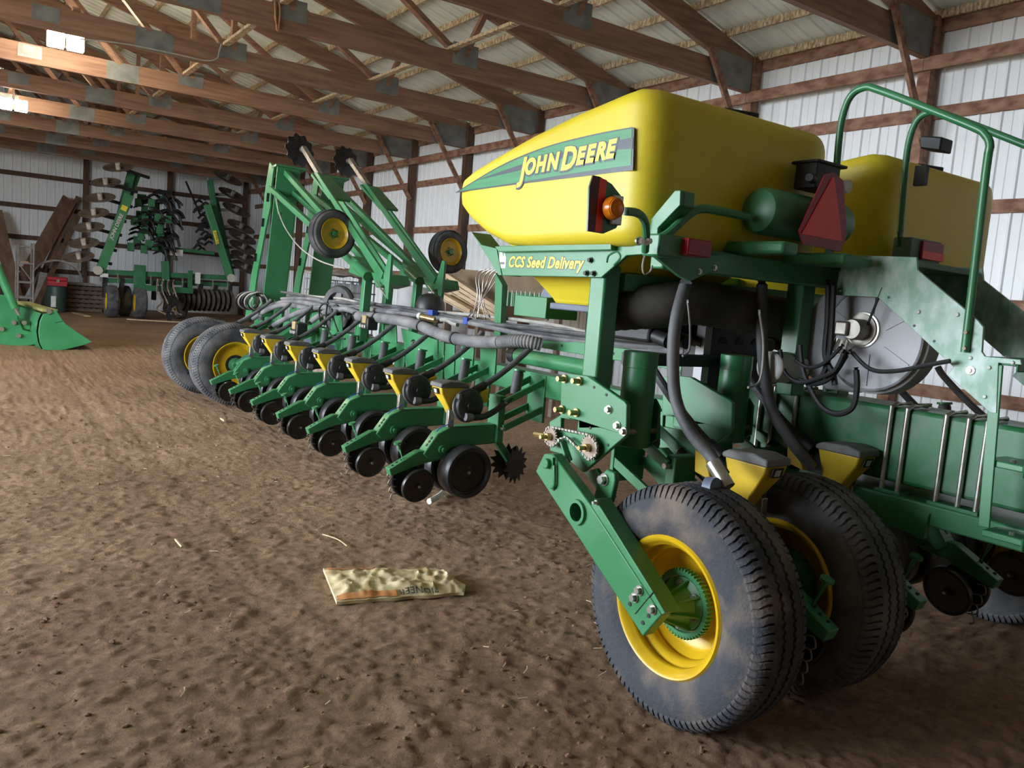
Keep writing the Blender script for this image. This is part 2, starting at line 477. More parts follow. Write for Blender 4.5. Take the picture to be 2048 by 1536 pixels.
def make_truss(yy, label):
    t = thing('roof_truss', (0, yy, ZC), label, 'truss', 'wooden roof trusses')
    hw = 0.04
    splits = (LX + 0.05, -2.35, 2.35, 8.85)
    for a, c in zip(splits[:-1], splits[1:]):
        MB().box((a + 0.002, yy - hw, ZC), (c - 0.002, yy + hw, ZC + 0.29)).build('bottom_chord', WOOD, t)
    for s in (1, -1):
        xe = 8.85 if s > 0 else -LX - 0.05
        z0, z1 = roof_z(xe), roof_z(0)
        MB().prism([(s*xe, z0 - 0.3), (s*xe, z0), (0, z1), (0, z1 - 0.3)], 'y', yy - hw, yy + hw).build('top_chord', WOOD, t)
        for (a, za), (c, zc) in (((5.85, 4.88), (6.15, 5.55)), ((5.72, 4.9), (3.45, 6.3)), ((3.42, 4.88), (3.42, 6.3)), ((3.3, 4.9), (1.55, 6.75)), ((2.3, 4.88), (0.35, 7.0))):
            MB().bar((s*a, yy, za), (s*c, yy, zc), 0.07, 0.1, (0, 1, 0)).build('web', WOOD, t)
        for gx_, gw, gz, gh in ((2.35, 0.24, ZC, 0.29), (5.85, 0.2, ZC + 0.13, 0.3), (3.4, 0.2, ZC + 0.13, 0.26), (1.05, 0.16, ZC + 0.08, 0.2)):
            for sd in (-1, 1):
                MB().box((s*gx_ - gw, yy + sd*hw - 0.003, gz + 0.004), (s*gx_ + gw, yy + sd*hw + 0.003, gz + gh - 0.006)).build('gusset_plate', GALV, t)
        for sd in ((-1, 1) if s > 0 else ()):
            MB().prism([(s*8.84, ZC+0.01), (s*8.05, ZC+0.01), (s*8.05, ZC+0.3), (s*8.2, ZC+0.42), (s*8.84, ZC+0.4)], 'y', yy + sd*hw - 0.003, yy + sd*hw + 0.003).build('gusset_plate', GALV, t)
    return t
for k in range(10):
    make_truss(Y_T0 + T_S * k, 'brown wooden roof truss ' + truss_words[k])
for i, bx_ in enumerate((5.62, 3.3, -3.3)):
    for a0, a1 in ((0.5, 8.9), (8.9, 16.2), (16.2, 24.0), (24.0, 29.0)):
        o = MB().box((bx_ - 0.045, a0, ZC + 0.295), (bx_ + 0.045, a1 - 0.01, ZC + 0.335)).build('lateral_brace', PURL, ceil)


# ================================================================== the planter
planter = thing('planter', (3.83, 3.0, 0.0), 'big green row-crop planter with two yellow seed tanks and folded wing', 'planter')
def lamp_text(body, size, spacing=1.0, shear=0.0, offset=0.0):
    cu = bpy.data.curves.new('lettering', 'FONT')
    cu.body = body; cu.size = size; cu.space_character = spacing; cu.shear = shear; cu.offset = offset
    cu.resolution_u = 3
    ob = bpy.data.objects.new('lettering', cu); COL.objects.link(ob)
    bpy.context.view_layer.update()
    dg = bpy.context.evaluated_depsgraph_get()
    me = bpy.data.meshes.new_from_object(ob.evaluated_get(dg))
    w = max((v.co.x for v in me.vertices), default=0)
    bpy.data.objects.remove(ob)
    return me, w
def add_text(mb, body, size, to_world, spacing=1.0, shear=0.0, offset=0.0, dx=0.0, dy=0.0, h=0.0, sx=1.0):
    me, w = lamp_text(body, size, spacing, shear, offset)
    vs = [to_world(v.co.x * sx + dx, v.co.y + dy, h) for v in me.vertices]
    mb.add(vs, [tuple(p.vertices) for p in me.polygons])
    bpy.data.meshes.remove(me)
    return w * sx

# ---- wheels. axis 'x' or 'y'; side = direction (+1/-1) in which the open dish looks along the axis
def tire_profile(Rr, rim, w):
    h = w / 2
    half = [(rim, -h * 0.86), (rim + 0.02, -h * 0.97), (rim + 0.28 * (Rr - rim), -h * 1.06), (rim + 0.58 * (Rr - rim), -h * 1.05), (Rr - 0.055, -h * 0.97), (Rr - 0.03, -h * 0.9), (Rr - 0.012, -h * 0.72), (Rr - 0.006, -h * 0.35), (Rr - 0.004, 0)]
    return half + [(r, -z) for r, z in reversed(half[:-1])]
def tread_mb(Rr, w, org, axis, lugs=92):
    m = MB(); h = w / 2
    a, b_, d = frame_of(Vector(axis)); org = Vector(org)
    def pt(t, r, z): return org + (a * cos(t) + b_ * sin(t)) * r + d * z
    for s in (-1, 1):
        for k in range(lugs):
            t0 = 2 * pi * k / lugs; t1 = t0 + 2 * pi / lugs * 0.68; sk = 0.35 * 2 * pi / lugs
            vs = []
            for r, z, sh in ((Rr - 0.046, h * 0.965, sk), (Rr - 0.024, h * 0.90, sk), (Rr - 0.005, h * 0.74, 0), (Rr + 0.002, h * 0.52, 0)):
                vs += [pt(t0 + sh, r + 0.004, s * z * 1.005), pt(t1 + sh, r + 0.004, s * z * 1.005)]
            fs = [(0, 1, 3, 2), (2, 3, 5, 4), (4, 5, 7, 6)]
            base = len(vs)
            for r, z, sh in ((Rr - 0.075, h * 0.94, sk), (Rr - 0.045, h * 0.86, sk), (Rr - 0.022, h * 0.70, 0), (Rr - 0.015, h * 0.52, 0)):
                vs += [pt(t0 + sh, r, s * z), pt(t1 + sh, r, s * z)]
            for q in (0, 2, 4): fs += [(q, q+2, base+q+2, base+q), (q+1, base+q+1, base+q+3, q+3)]
            fs += [(0, base, base+1, 1), (6, 7, base+7, base+6)]
            m.add(vs, fs)
    n = lugs * 2
    for zc in (-0.42, 0.0, 0.42):
        vs = []; fs = []
        for k in range(n):
            t = 2 * pi * k / n; zz = zc * h + (0.045 if k % 2 else -0.045) * h
            for r, z in ((Rr - 0.012, zz - h * 0.165), (Rr + 0.004, zz - h * 0.15), (Rr + 0.004, zz + h * 0.15), (Rr - 0.012, zz + h * 0.165)): vs.append(pt(t, r, z))
        for k in range(n):
            k2 = (k + 1) % n
            for j in range(3): fs.append((k*4+j, k2*4+j, k2*4+j+1, k*4+j+1))
        m.add(vs, fs)
    return m
def transport_wheel(c, Rr, rim, w, axis, label, rubber, deep=True):
    # axis points from the inside to the outside of the dish
    ax = Vector(axis); c = Vector(c)
    o = MB().lathe(tire_profile(Rr, rim, w), c, ax, 72, True).build('transport_wheel', rubber, planter, ang=50)
    o['label'] = label
    tread_mb(Rr, w, c, ax).build('tread', rubber, o, ang=30)
    h = w / 2
    if deep:
        prof = [(rim + 0.012, h*0.93), (rim + 0.004, h*1.0), (rim - 0.01, h*0.97), (rim - 0.016, h*0.84), (rim - 0.03, h*0.78), (rim - 0.034, h*0.60), (rim - 0.026, h*0.54), (rim - 0.036, h*0.46), (rim - 0.05, h*0.40), (rim - 0.054, h*0.12), (rim - 0.046, h*0.06), (rim - 0.056, -h*0.02), (rim - 0.07, -h*0.2), (rim - 0.085, -h*0.3), (0.12, -h*0.36), (0.03, -h*0.36)]
    else:
        prof = [(rim + 0.012, h*0.93), (rim + 0.004, h*1.0), (rim - 0.012, h*0.95), (rim - 0.03, h*0.7), (rim - 0.05, h*0.58), (rim - 0.075, h*0.62), (0.12, h*0.66), (0.03, h*0.66)]
    MB().lathe(prof, c, ax, 64).build('rim', RIMY, o, ang=60)
    return o
def hub_finned(c, axis, parent, x0, x1):
    # slotted green drive ring with a ribbed cone that reaches out to the arm
    ax = Vector(axis); c = Vector(c)
    a, b_, d = frame_of(ax)
    m = MB().lathe([(0.115, x0 - 0.02), (0.118, x0), (0.138, x0), (0.14, x0 - 0.02)], c, ax, 48, True)
    m.build('hub_ring', GREEN, parent)
    f = MB()
    for k in range(52):
        t = 2 * pi * k / 52
        e = a * cos(t) + b_ * sin(t); tt = -a * sin(t) + b_ * cos(t)
        p = c + e * 0.139 + d * (x0 - 0.006)
        f.bar(p - d * 0.022, p + d * 0.008, 0.006, 0.014, e)
    f.build('hub_fins', GREEN, parent)
    MB().lathe([(0.02, x0 - 0.015), (0.114, x0 - 0.015), (0.112, x0 - 0.005), (0.085, x0 + 0.01), (0.05, x1 - 0.02), (0.045, x1), (0.0, x1)], c, ax, 32).build('hub', GREEN, parent)
    r = MB()
    for k in range(8):
        t = 2 * pi * k / 8 + 0.2
        e = a * cos(t) + b_ * sin(t); tt = -a * sin(t) + b_ * cos(t)
        vs = []
        for s in (-0.004, 0.004):
            vs += [c + e * 0.05 + tt * s + d * (x0 - 0.01), c + e * 0.11 + tt * s + d * (x0 - 0.01), c + e * 0.108 + tt * s + d * (x0 + 0.012), c + e * 0.052 + tt * s + d * (x1 - 0.005)]
        r.add(vs, [(0,1,2,3),(7,6,5,4),(0,4,5,1),(1,5,6,2),(2,6,7,3),(3,7,4,0)])
    r.build('hub_ribs', GREEN, parent)
def bolt(c, axis, r, l, parent, m=None, washer=True):
    ax = Vector(axis).normalized(); c = Vector(c)
    b_ = MB()
    if washer: b_.cyl(c, c + ax * l * 0.25, r * 1.45, 14)
    b_.cyl(c, c + ax * l, r, 6)
    return b_.build('bolt', m or ZINC, parent)

W1 = transport_wheel((2.545, 2.242, 0.492), 0.49, 0.28, 0.29, (-1, 0, 0), 'muddy wide tire on a deep yellow rim, nearest the viewer', RUBBER_MUD)
hub_finned((2.545, 2.242, 0.492), (-1, 0, 0), W1, 0.045, 0.165)
W2 = transport_wheel((3.235, 2.245, 0.492), 0.49, 0.288, 0.29, (-1, 0, 0), 'wide dark tire standing in shade beside the near one', RUBBER)
hub_finned((3.235, 2.245, 0.492), (-1, 0, 0), W2, 0.045, 0.165)
for xx in (5.2,):
    w = transport_wheel((xx, 2.245, 0.492), 0.49, 0.28, 0.29, (1, 0, 0), 'wide tire on the far half of the planter', RUBBER)
for k in range(6):
    t = 2 * pi * k / 6 + 0.4
    bolt((2.495, 2.242 + 0.09 * cos(t), 0.492 + 0.09 * sin(t)), (-1, 0, 0), 0.010, 0.02, W1)
# wing wheels, axle along the folded wing
W3 = transport_wheel((3.06, 10.72, 0.53), 0.52, 0.285, 0.36, (0, -1, 0), 'grey tire with yellow rim at the end of the folded wing', RUBBER, False)
W4 = transport_wheel((2.93, 11.66, 0.54), 0.52, 0.285, 0.36, (0, -1, 0), 'outermost grey tire at the end of the folded wing', RUBBER, False)
for w, c in ((W3, (3.06, 10.6, 0.53)), (W4, (2.93, 11.54, 0.54))):
    MB().lathe([(0.0, 0.06), (0.045, 0.06), (0.05, 0.02), (0.1, 0.0), (0.11, -0.02)], c, (0, -1, 0), 28).build('hub', GREEN, w)
    MB().lathe([(0.09, 0.006), (0.125, 0.004), (0.125, -0.02)], c, (0, -1, 0), 28).build('hub_plate', BLACK, w)
    MB().bar((c[0] + 0.0, c[1] - 0.05, c[2]), (c[0] + 0.75, c[1] - 0.05, c[2] + 0.5), 0.08, 0.16, (0, 1, 0)).build('wheel_arm', GREEN, planter, bevel=0.01)

# ---- lift legs that carry the two transport wheels on this side
def lift_leg(dx, detail):
    X0, X1 = 2.30 + dx, 2.36 + dx
    poly = [(2.993,0.976), (3.047,0.880), (2.246,0.385), (2.157,0.509), (2.631,0.822), (2.927,0.988)]
    hc = (2.712,0.772)
    hole = [(hc[0] + 0.040 * cos(t * pi / 10), hc[1] + 0.048 * sin(t * pi / 10)) for t in range(20)]
    arm = MB().prism(poly, 'x', X0, X1, [hole]).build('wheel_arm', GREEN, planter, bevel=0.006)
    MB().lathe([(0.041, -0.012), (0.056, -0.012), (0.058, 0.002), (0.041, 0.002)], (X0 - 0.002, hc[0], hc[1]), (1, 0, 0), 24, True).build('hole_collar', GREEN, arm)
    MB().box((X1 - 0.006, hc[0] - 0.06, hc[1] - 0.06), (X1 - 0.002, hc[0] + 0.06, hc[1] + 0.06)).build('hole_shade', BLACK, arm)  # black plate stands in for the shade inside the hole
    p2 = [(2.610,0.858), (2.631,0.822), (2.157,0.509), (2.141,0.522), (2.222,0.584)]
    MB().prism(p2, 'x', X0 + 0.002, X1 + 0.03).build('edge_flange', GREEN, arm, bevel=0.003)
    if detail:
        for q, rr in (((2.287,0.563), 0.015), ((2.310,0.525), 0.015), ((2.205,0.514), 0.015), ((2.595,0.845), 0.008)):
            bolt((X0, q[0], q[1]), (-1, 0, 0), rr, 0.022, arm)
        for q in ((2.334,0.488), (2.224,0.480), (2.252,0.441), (2.895,0.832)):
            MB().cyl((X0 - 0.003, q[0], q[1]), (X0 + 0.01, q[0], q[1]), 0.009, 12).build('bolt_hole', BLACK, arm)
        q0, q1 = (2.299,0.460), (2.210,0.586)
        MB().bar((X0 - 0.001, q0[0], q0[1]), (X0 - 0.001, q1[0], q1[1]), 0.003, 0.004, (1, 0, 0)).build('seam', BLACK, arm)
        s0, s1 = (2.898,0.978), (2.890,0.838)
        MB().tube([(X0 - 0.012, s0[0], s0[1]), (X0 - 0.012, s1[0] - 0.01, s1[1] + 0.02), (X0 - 0.012, s1[0] + 0.012, s1[1])], 0.008, 8, 3).build('pin_rod', GREEN, arm)
        q = (2.955,0.938)
        MB().cyl((X0 - 0.02, q[0], q[1]), (X0 + 0.01, q[0], q[1]), 0.024, 20).build('pivot_boss', GREEN, arm, bevel=0.004)
    # axle stub from the arm into the hub
    MB().cyl((X0 + 0.02, 2.242, 0.492), (X0 + 0.14, 2.242, 0.492), 0.045, 20).build('axle', RUST, arm)
    # the upright side plate above the arm
    pl = [(3.118,1.325), (3.058,1.346), (2.916,1.352), (2.656,1.274), (2.637,1.261), (2.623,1.126), (2.891,0.901), (3.066,0.952), (3.154,0.949), (3.178,1.092), (3.098,1.138)]
    hl = [(3.090,1.125), (2.954,1.134), (2.945,1.072), (3.087,1.064)]
    plate = MB().prism(pl, 'x', 2.46 + dx, 2.485 + dx, [hl]).build('leg_plate', GREEN, planter, bevel=0.004)
    if detail:
        for q, l, mm in (((3.080,1.318), 0.05, BRASS), ((2.968,1.322), 0.05, BRASS), ((3.080,1.169), 0.05, BRASS), ((2.969,1.172), 0.05, BRASS), ((2.748,1.222), 0.02, ZINC), ((2.681,1.160), 0.02, ZINC), ((2.637,1.142), 0.02, ZINC)):
            bolt((2.46 + dx, q[0], q[1]), (-1, 0, 0), 0.014, l, plate, mm)
        for q in ((2.865,1.307), (2.776,1.285), (2.865,1.117), (2.733,1.062)):
            MB().cyl((2.457 + dx, q[0], q[1]), (2.465 + dx, q[0], q[1]), 0.007, 10).build('bolt_hole', BLACK, plate)
        # roller-chain drive
        s1 = (3.111,1.031); s2 = (2.819,1.035); s3 = (2.990,1.044)
        for (q, rr) in ((s1, 0.042), (s2, 0.052)):
            sp = MB()
            for k in range(22):
                t = 2 * pi * k / 22
                sp.bar((2.425, q[0] + rr * cos(t), q[1] + rr * sin(t)), (2.425, q[0] + (rr + 0.009) * cos(t), q[1] + (rr + 0.009) * sin(t)), 0.006, 0.006, (1, 0, 0))
            sp.cyl((2.421, q[0], q[1]), (2.429, q[0], q[1]), rr, 28)
            so = sp.build('sprocket', RUST, planter)
            MB().cyl((2.395, q[0], q[1]), (2.47, q[0], q[1]), 0.018, 14).cyl((2.36, q[0], q[1]), (2.47, q[0], q[1]), 0.011, 6).build('sprocket_shaft', BRASS, so)
        MB().cyl((2.40, s1[0] + 0.10, s1[1] - 0.005), (2.40, s1[0] + 0.02, s1[1]), 0.012, 6).build('hex_shaft', BRASS, plate)
        path = [(s1[0] - 0.005, s1[1] + 0.048), (s2[0] + 0.01, s2[1] + 0.058), (s2[0] - 0.05, s2[1] + 0.025), (s2[0] - 0.055, s2[1] - 0.02), (s2[0] - 0.005, s2[1] - 0.056), (s2[0] + 0.05, s2[1] - 0.03), (s3[0] - 0.012, s3[1] + 0.005), (s3[0] + 0.01, s3[1] + 0.008), (s1[0] - 0.02, s1[1] - 0.045), (s1[0] + 0.03, s1[1] - 0.035), (s1[0] + 0.048, s1[1] + 0.005), (s1[0] + 0.03, s1[1] + 0.04), (s1[0] - 0.005, s1[1] + 0.048)]
        ch = MB(); k = 0
        for p, q in zip(path[:-1], path[1:]):
            L = hypot(q[0]-p[0], q[1]-p[1]); n = max(1, int(round(L / 0.0125)))
            for j in range(n):
                a0 = j / n; a1 = (j + 0.85) / n
                wd = 0.016 if k % 2 else 0.010; k += 1
                ch.bar((2.425, p[0] + (q[0]-p[0])*a0, p[1] + (q[1]-p[1])*a0), (2.425, p[0] + (q[0]-p[0])*a1, p[1] + (q[1]-p[1])*a1), 0.009, wd, (1, 0, 0))
        ch.build('roller_chain', STEEL, planter)
        t0, t1 = (3.002,1.035), (2.936,0.950)
        ta = MB().bar((2.41, t0[0], t0[1]), (2.41, t1[0], t1[1]), 0.012, 0.038, (1, 0, 0)).build('chain_tensioner', GREEN, planter, bevel=0.005)
        bolt((2.404, t1[0], t1[1]), (-1, 0, 0), 0.012, 0.02, ta); bolt((2.404, t0[0], t0[1]), (-1, 0, 0), 0.009, 0.02, ta)
        # lower pin lug
        lg = [(2.757,0.908), (2.709,0.957), (2.654,0.952), (2.645,0.921), (2.664,0.813), (2.779,0.801)]
        lo_ = MB().prism(lg, 'x', 2.44, 2.47).build('pin_lug', GREEN, planter, bevel=0.006)
        q = (2.713,0.909); bolt((2.44, q[0], q[1]), (-1, 0, 0), 0.02, 0.03, lo_)
        g0 = [(2.925,0.905), (2.813,0.835), (2.857,0.846)]
        MB().prism([(2.926,0.891), (2.845,0.927), (2.707,0.822), (2.786,0.802)], 'x', 2.5, 2.52).build('lower_link', GREEN, planter)
    # lift cylinder housing and its guide bracket
    cyl = MB().cyl((2.75 + dx, 2.88, 1.02), (2.75 + dx, 2.88, 1.475), 0.082, 28).build('lift_cylinder', GREEN, planter, bevel=0.004)
    MB().cyl((2.75 + dx, 2.88, 1.40), (2.75 + dx, 2.88, 1.478), 0.084, 28).build('cylinder_cap', GREEN, cyl, bevel=0.003)
    hs = [(2.910,1.232), (2.847,1.256), (2.811,1.218), (2.805,1.062), (2.918,0.988), (2.943,1.020)]
    MB().prism(hs, 'x', 2.835 + dx, 2.85 + dx).build('guide_bracket', GREEN, planter, bevel=0.004)
    q0, q1 = (2.660,2.827,1.100), (2.840,2.825,1.100)
    MB().cyl((q0[0] + dx, q0[1], q0[2]), (q1[0] + dx, q1[1], q1[2]), 0.014, 12).build('cross_pin', RUST, planter)
lift_leg(0.0, True)
lift_leg(0.69, False)

# ---- row units: built once in local coordinates (origin below the closing wheel, +X forward), then copied
def make_row_unit():
    fr = MB().prism([(0.05, 0.505), (0.16, 0.655), (0.27, 0.70), (0.66, 0.71), (0.67, 0.56), (0.3, 0.545), (0.21, 0.46), (0.09, 0.47)], 'y', -0.05, 0.05)
    root = fr.build('row_unit', GREEN, planter, bevel=0.008)
    def sub(mb, name, m, bevel=0, ang=35): return mb.build(name, m, root, bevel, ang)
    for d in (0.15, 0.33, 0.5):
        p0 = Vector((0.06, 0.515, 0)); p1 = Vector((0.16, 0.655, 0)); p = p0.lerp(p1, 0.2 + d)
        sub(MB().cyl((p.x + 0.004, -0.012, p.y - 0.003), (p.x - 0.004, -0.012, p.y + 0.003), 0.012, 10), 'slot_hole', BLACK)
    sub(MB().prism([(-0.21, 0.405), (-0.19, 0.355), (0.05, 0.43), (0.2, 0.45), (0.22, 0.53), (0.02, 0.525), (-0.03, 0.50)], 'y', -0.036, 0.036), 'closing_arm', GREEN, 0.005)
    for k in range(3):
        xx = -0.17 + 0.035 * k
        sub(MB().cyl((xx, -0.008 + 0.008 * (k % 2), 0.40 + (xx + 0.19) * 0.55), (xx - 0.003, -0.008 + 0.008 * (k % 2), 0.418 + (xx + 0.19) * 0.55), 0.009, 8), 'slot_hole', BLACK)
    sub(MB().tube([(-0.09, -0.01, 0.45), (-0.125, -0.01, 0.54), (-0.14, -0.01, 0.585)], 0.010, 8).cyl((-0.142, -0.01, 0.583), (-0.146, -0.01, 0.596), 0.03, 14), 'adjust_handle', GREEN)
    for s in (-1, 1):
        ax = Vector((0.05, s, -0.22)).normalized()
        c = Vector((0.0, s * 0.085, 0.285))
        w = sub(MB().lathe([(0.118, -0.018), (0.127, -0.014), (0.129, 0.0), (0.126, 0.014), (0.116, 0.018), (0.108, 0.010), (0.05, 0.002), (0.022, 0.008), (0.02, 0.02), (0.0, 0.02)], c, ax, 40), 'closing_wheel', DISC, 0, 30)
        sub(MB().cyl(c + ax * 0.018, c + ax * 0.03, 0.01, 6), 'wheel_bolt', STEEL)
        ax = Vector((0.03, s, -0.06)).normalized()
        c = Vector((0.38, s * 0.12, 0.375))
        sub(MB().lathe([(0.165, -0.05), (0.19, -0.052), (0.201, -0.035), (0.203, 0.0), (0.201, 0.035), (0.19, 0.052), (0.165, 0.05), (0.16, 0.03), (0.15, 0.022), (0.05, 0.018), (0.03, 0.034), (0.0, 0.034)], c, ax, 48), 'gauge_wheel', GAUGE, 0, 35)
        bb = MB(); a, b_, d = frame_of(ax)
        for k in range(6):
            e = a * cos(k * pi / 3) + b_ * sin(k * pi / 3)
            bb.cyl(c + e * 0.11 + d * 0.018, c + e * 0.11 + d * 0.026, 0.009, 6)
        bb.cyl(c + d * 0.03, c + d * 0.042, 0.014, 6)
        sub(bb, 'wheel_bolts', STEEL)
        sub(MB().lathe([(0.15, 0.023), (0.152, 0.027), (0.146, 0.03), (0.045, 0.024)], c, ax, 40), 'wheel_dish', DISC, 0, 35)
        # opener discs between the gauge wheels
        sub(MB().lathe([(0.0, -0.003), (0.17, -0.002), (0.185, 0), (0.17, 0.002), (0.0, 0.003)], (0.42, s * 0.045, 0.345), (0.08, s, 0.05), 36), 'opener_disc', STEEL)
        # parallel linkage
        sub(MB().bar((0.69, s * 0.095, 0.885), (1.09, s * 0.095, 1.06), 0.02, 0.05), 'link_arm', GREEN, 0.003)
        sub(MB().bar((0.70, s * 0.095, 0.685), (1.07, s * 0.095, 0.83), 0.02, 0.05), 'link_arm', GREEN, 0.003)
        sub(MB().lathe([(0.0, 0.0), (0.032, 0.0), (0.032, 0.02), (0.0, 0.02)], (0.2, s * 0.05, 0.535), (0, s, 0), 16).cyl((0.2, s * 0.07, 0.535), (0.2, s * 0.09, 0.535), 0.016, 6), 'pivot_boss', GREEN)
        # row cleaner star wheels
        st = MB(); cc = Vector((0.87, s * 0.06, 0.385)); ax = Vector((0.35, s, 0)).normalized(); a, b_, d = frame_of(ax)
        vs = []; n = 28
        for k in range(n):
            r = 0.15 if k % 2 else 0.105; e = a * cos(2*pi*k/n) + b_ * sin(2*pi*k/n)
            vs.append(cc + e * r - d * 0.003); 
        for k in range(n):
            r = 0.15 if k % 2 else 0.105; e = a * cos(2*pi*k/n) + b_ * sin(2*pi*k/n)
            vs.append(cc + e * r + d * 0.003)
        st.add(vs, [tuple(range(n)), tuple(range(2*n-1, n-1, -1))] + [(k, (k+1) % n, (k+1) % n + n, k + n) for k in range(n)])
        sub(st, 'row_cleaner_wheel', DISC)
    sub(MB().box((0.66, -0.075, 0.57), (0.72, 0.075, 0.93)), 'head_plate', GREEN, 0.006)
    for zz in (0.88, 0.68):
        sub(MB().cyl((0.695, -0.112, zz), (0.695, 0.112, zz), 0.014, 8), 'link_pin', ZINC)
    sub(MB().bar((0.69, 0, 0.6), (0.87, 0, 0.38), 0.05, 0.05), 'cleaner_arm', GREEN, 0.004)
    sub(MB().box((1.05, -0.11, 0.72), (1.075, 0.11, 1.09)), 'mount_plate', GREEN, 0.004)
    # seed hopper, label, lid
    rings = []
    for x0, x1, yy, z in ((0.26, 0.33, 0.035, 0.79), (0.235, 0.345, 0.045, 0.84), (0.16, 0.36, 0.068, 0.945), (0.145, 0.37, 0.075, 0.995)):
        rings.append([(x0, -yy, z), (x1, -yy, z), (x1, yy, z), (x0, yy, z)])
    sub(MB().loft(rings), 'seed_hopper', YELLOW2, 0.008)
    sub(MB().prism([(0.135, 0.992), (0.38, 0.992), (0.384, 1.012), (0.35, 1.03), (0.22, 1.04), (0.14, 1.024)], 'y', -0.083, 0.083), 'hopper_lid', GREYP, 0.008)
    sub(MB().prism([(0.46, 0.86), (0.56, 0.88), (0.57, 0.985), (0.5, 0.96)], 'y', -0.06, 0.05), 'seed_chute', YELLOW2, 0.006)
    sub(MB().bar((0.147, 0, 0.943), (0.137, 0, 0.985), 0.07, 0.004), 'label_plate', BLACK)
    sub(MB().bar((0.147, -0.0, 0.95), (0.139, -0.0, 0.978), 0.036, 0.008), 'label_print', WHITE)
    # vacuum meter
    c = (0.375, -0.075, 0.865)
    sub(MB().lathe([(0.0, 0.065), (0.03, 0.066), (0.034, 0.06), (0.098, 0.058), (0.108, 0.05), (0.112, 0.02), (0.124, 0.016), (0.126, -0.005), (0.118, -0.02), (0.05, -0.03), (0.0, -0.03)], c, (0, -1, 0), 40), 'meter_housing', BLACK, 0, 40)
    sub(MB().lathe([(0.119, 0.018), (0.128, 0.014), (0.129, 0.0), (0.119, -0.004)], c, (0, -1, 0), 40, True), 'meter_ring', GREYP)
    sub(MB().box((0.265, -0.13, 0.915), (0.295, -0.09, 0.955)), 'meter_latch', GREYP, 0.006)
    sub(MB().tube([(0.345, -0.15, 0.785), (0.40, -0.155, 0.785), (0.5, -0.13, 0.79), (0.62, -0.1, 0.83), (0.78, -0.08, 0.93)], 0.024, 10, 4), 'vacuum_hose', BLACK)
    sub(MB().cyl((0.32, -0.15, 0.79), (0.375, -0.155, 0.785), 0.03, 12), 'hose_elbow', GREYP)
    sub(MB().box((0.225, -0.07, 0.70), (0.275, -0.03, 0.83)), 'meter_bracket', ZINC, 0.004)
    sub(MB().tube([(0.14, -0.052, 0.665), (0.17, -0.06, 0.70), (0.22, -0.07, 0.72), (0.26, -0.07, 0.75)], 0.004, 6, 4), 'blue_wire', BLUEW)
    sub(MB().tube([(0.47, -0.02, 0.97), (0.62, -0.02, 1.05), (0.78, -0.02, 1.16), (0.95, -0.02, 1.30), (1.0, -0.02, 1.36)], 0.023, 10, 5), 'seed_hose', HOSE)
    sub(MB().cyl((0.46, -0.02, 0.965), (0.55, -0.02, 1.012), 0.03, 12), 'hose_cuff', BLACK)
    # air spring
    sub(MB().lathe([(0.0, 0.0), (0.036, 0.0), (0.042, 0.02), (0.042, 0.16), (0.036, 0.18), (0.0, 0.18)], (0.87, 0.03, 0.93), (0.12, 0, 1), 16), 'air_spring', HOSE)
    sub(MB().cyl((0.892, 0.03, 1.11), (0.894, 0.03, 1.125), 0.05, 14), 'spring_cap', GREEN)
    # drag wires in front of the closing wheels
    dw = MB()
    for k in range(4):
        z = 0.36 - 0.055 * k
        dw.tube([(-0.12 + 0.01 * k, 0.05, z), (-0.16 + 0.012 * k, 0.055, z + 0.005), (-0.175 + 0.012 * k, 0.06, z - 0.03), (-0.155 + 0.012 * k, 0.06, z - 0.045)], 0.004, 5, 3)
    sub(dw, 'drag_wires', STEEL)
    return root
GAUGE = mat('black_gauge_rubber', (0.016, 0.016, 0.018), (0.05, 0.048, 0.048), 6, rough=0.42)
BLUEW = mat('blue_wire_plastic', (0.03, 0.08, 0.4), (0.03, 0.07, 0.35), 10, rough=0.5)
unit0 = make_row_unit()
inv = WM[planter.name].inverted()
unit0.location = (2.80, 5.18, 0.0)
for i in range(1, 9):
    copy_tree(unit0, planter, (2.80, 5.18 + 0.8 * i, 0.0), inv)
for xx, yy in ((2.92, 2.02), (3.64, 2.05), (4.36, 2.05), (5.06, 2.05), (5.76, 2.05)):
    c = copy_tree(unit0, planter, (xx, yy, 0.07), inv)
    c.rotation_euler = (0, 0, radians(90))


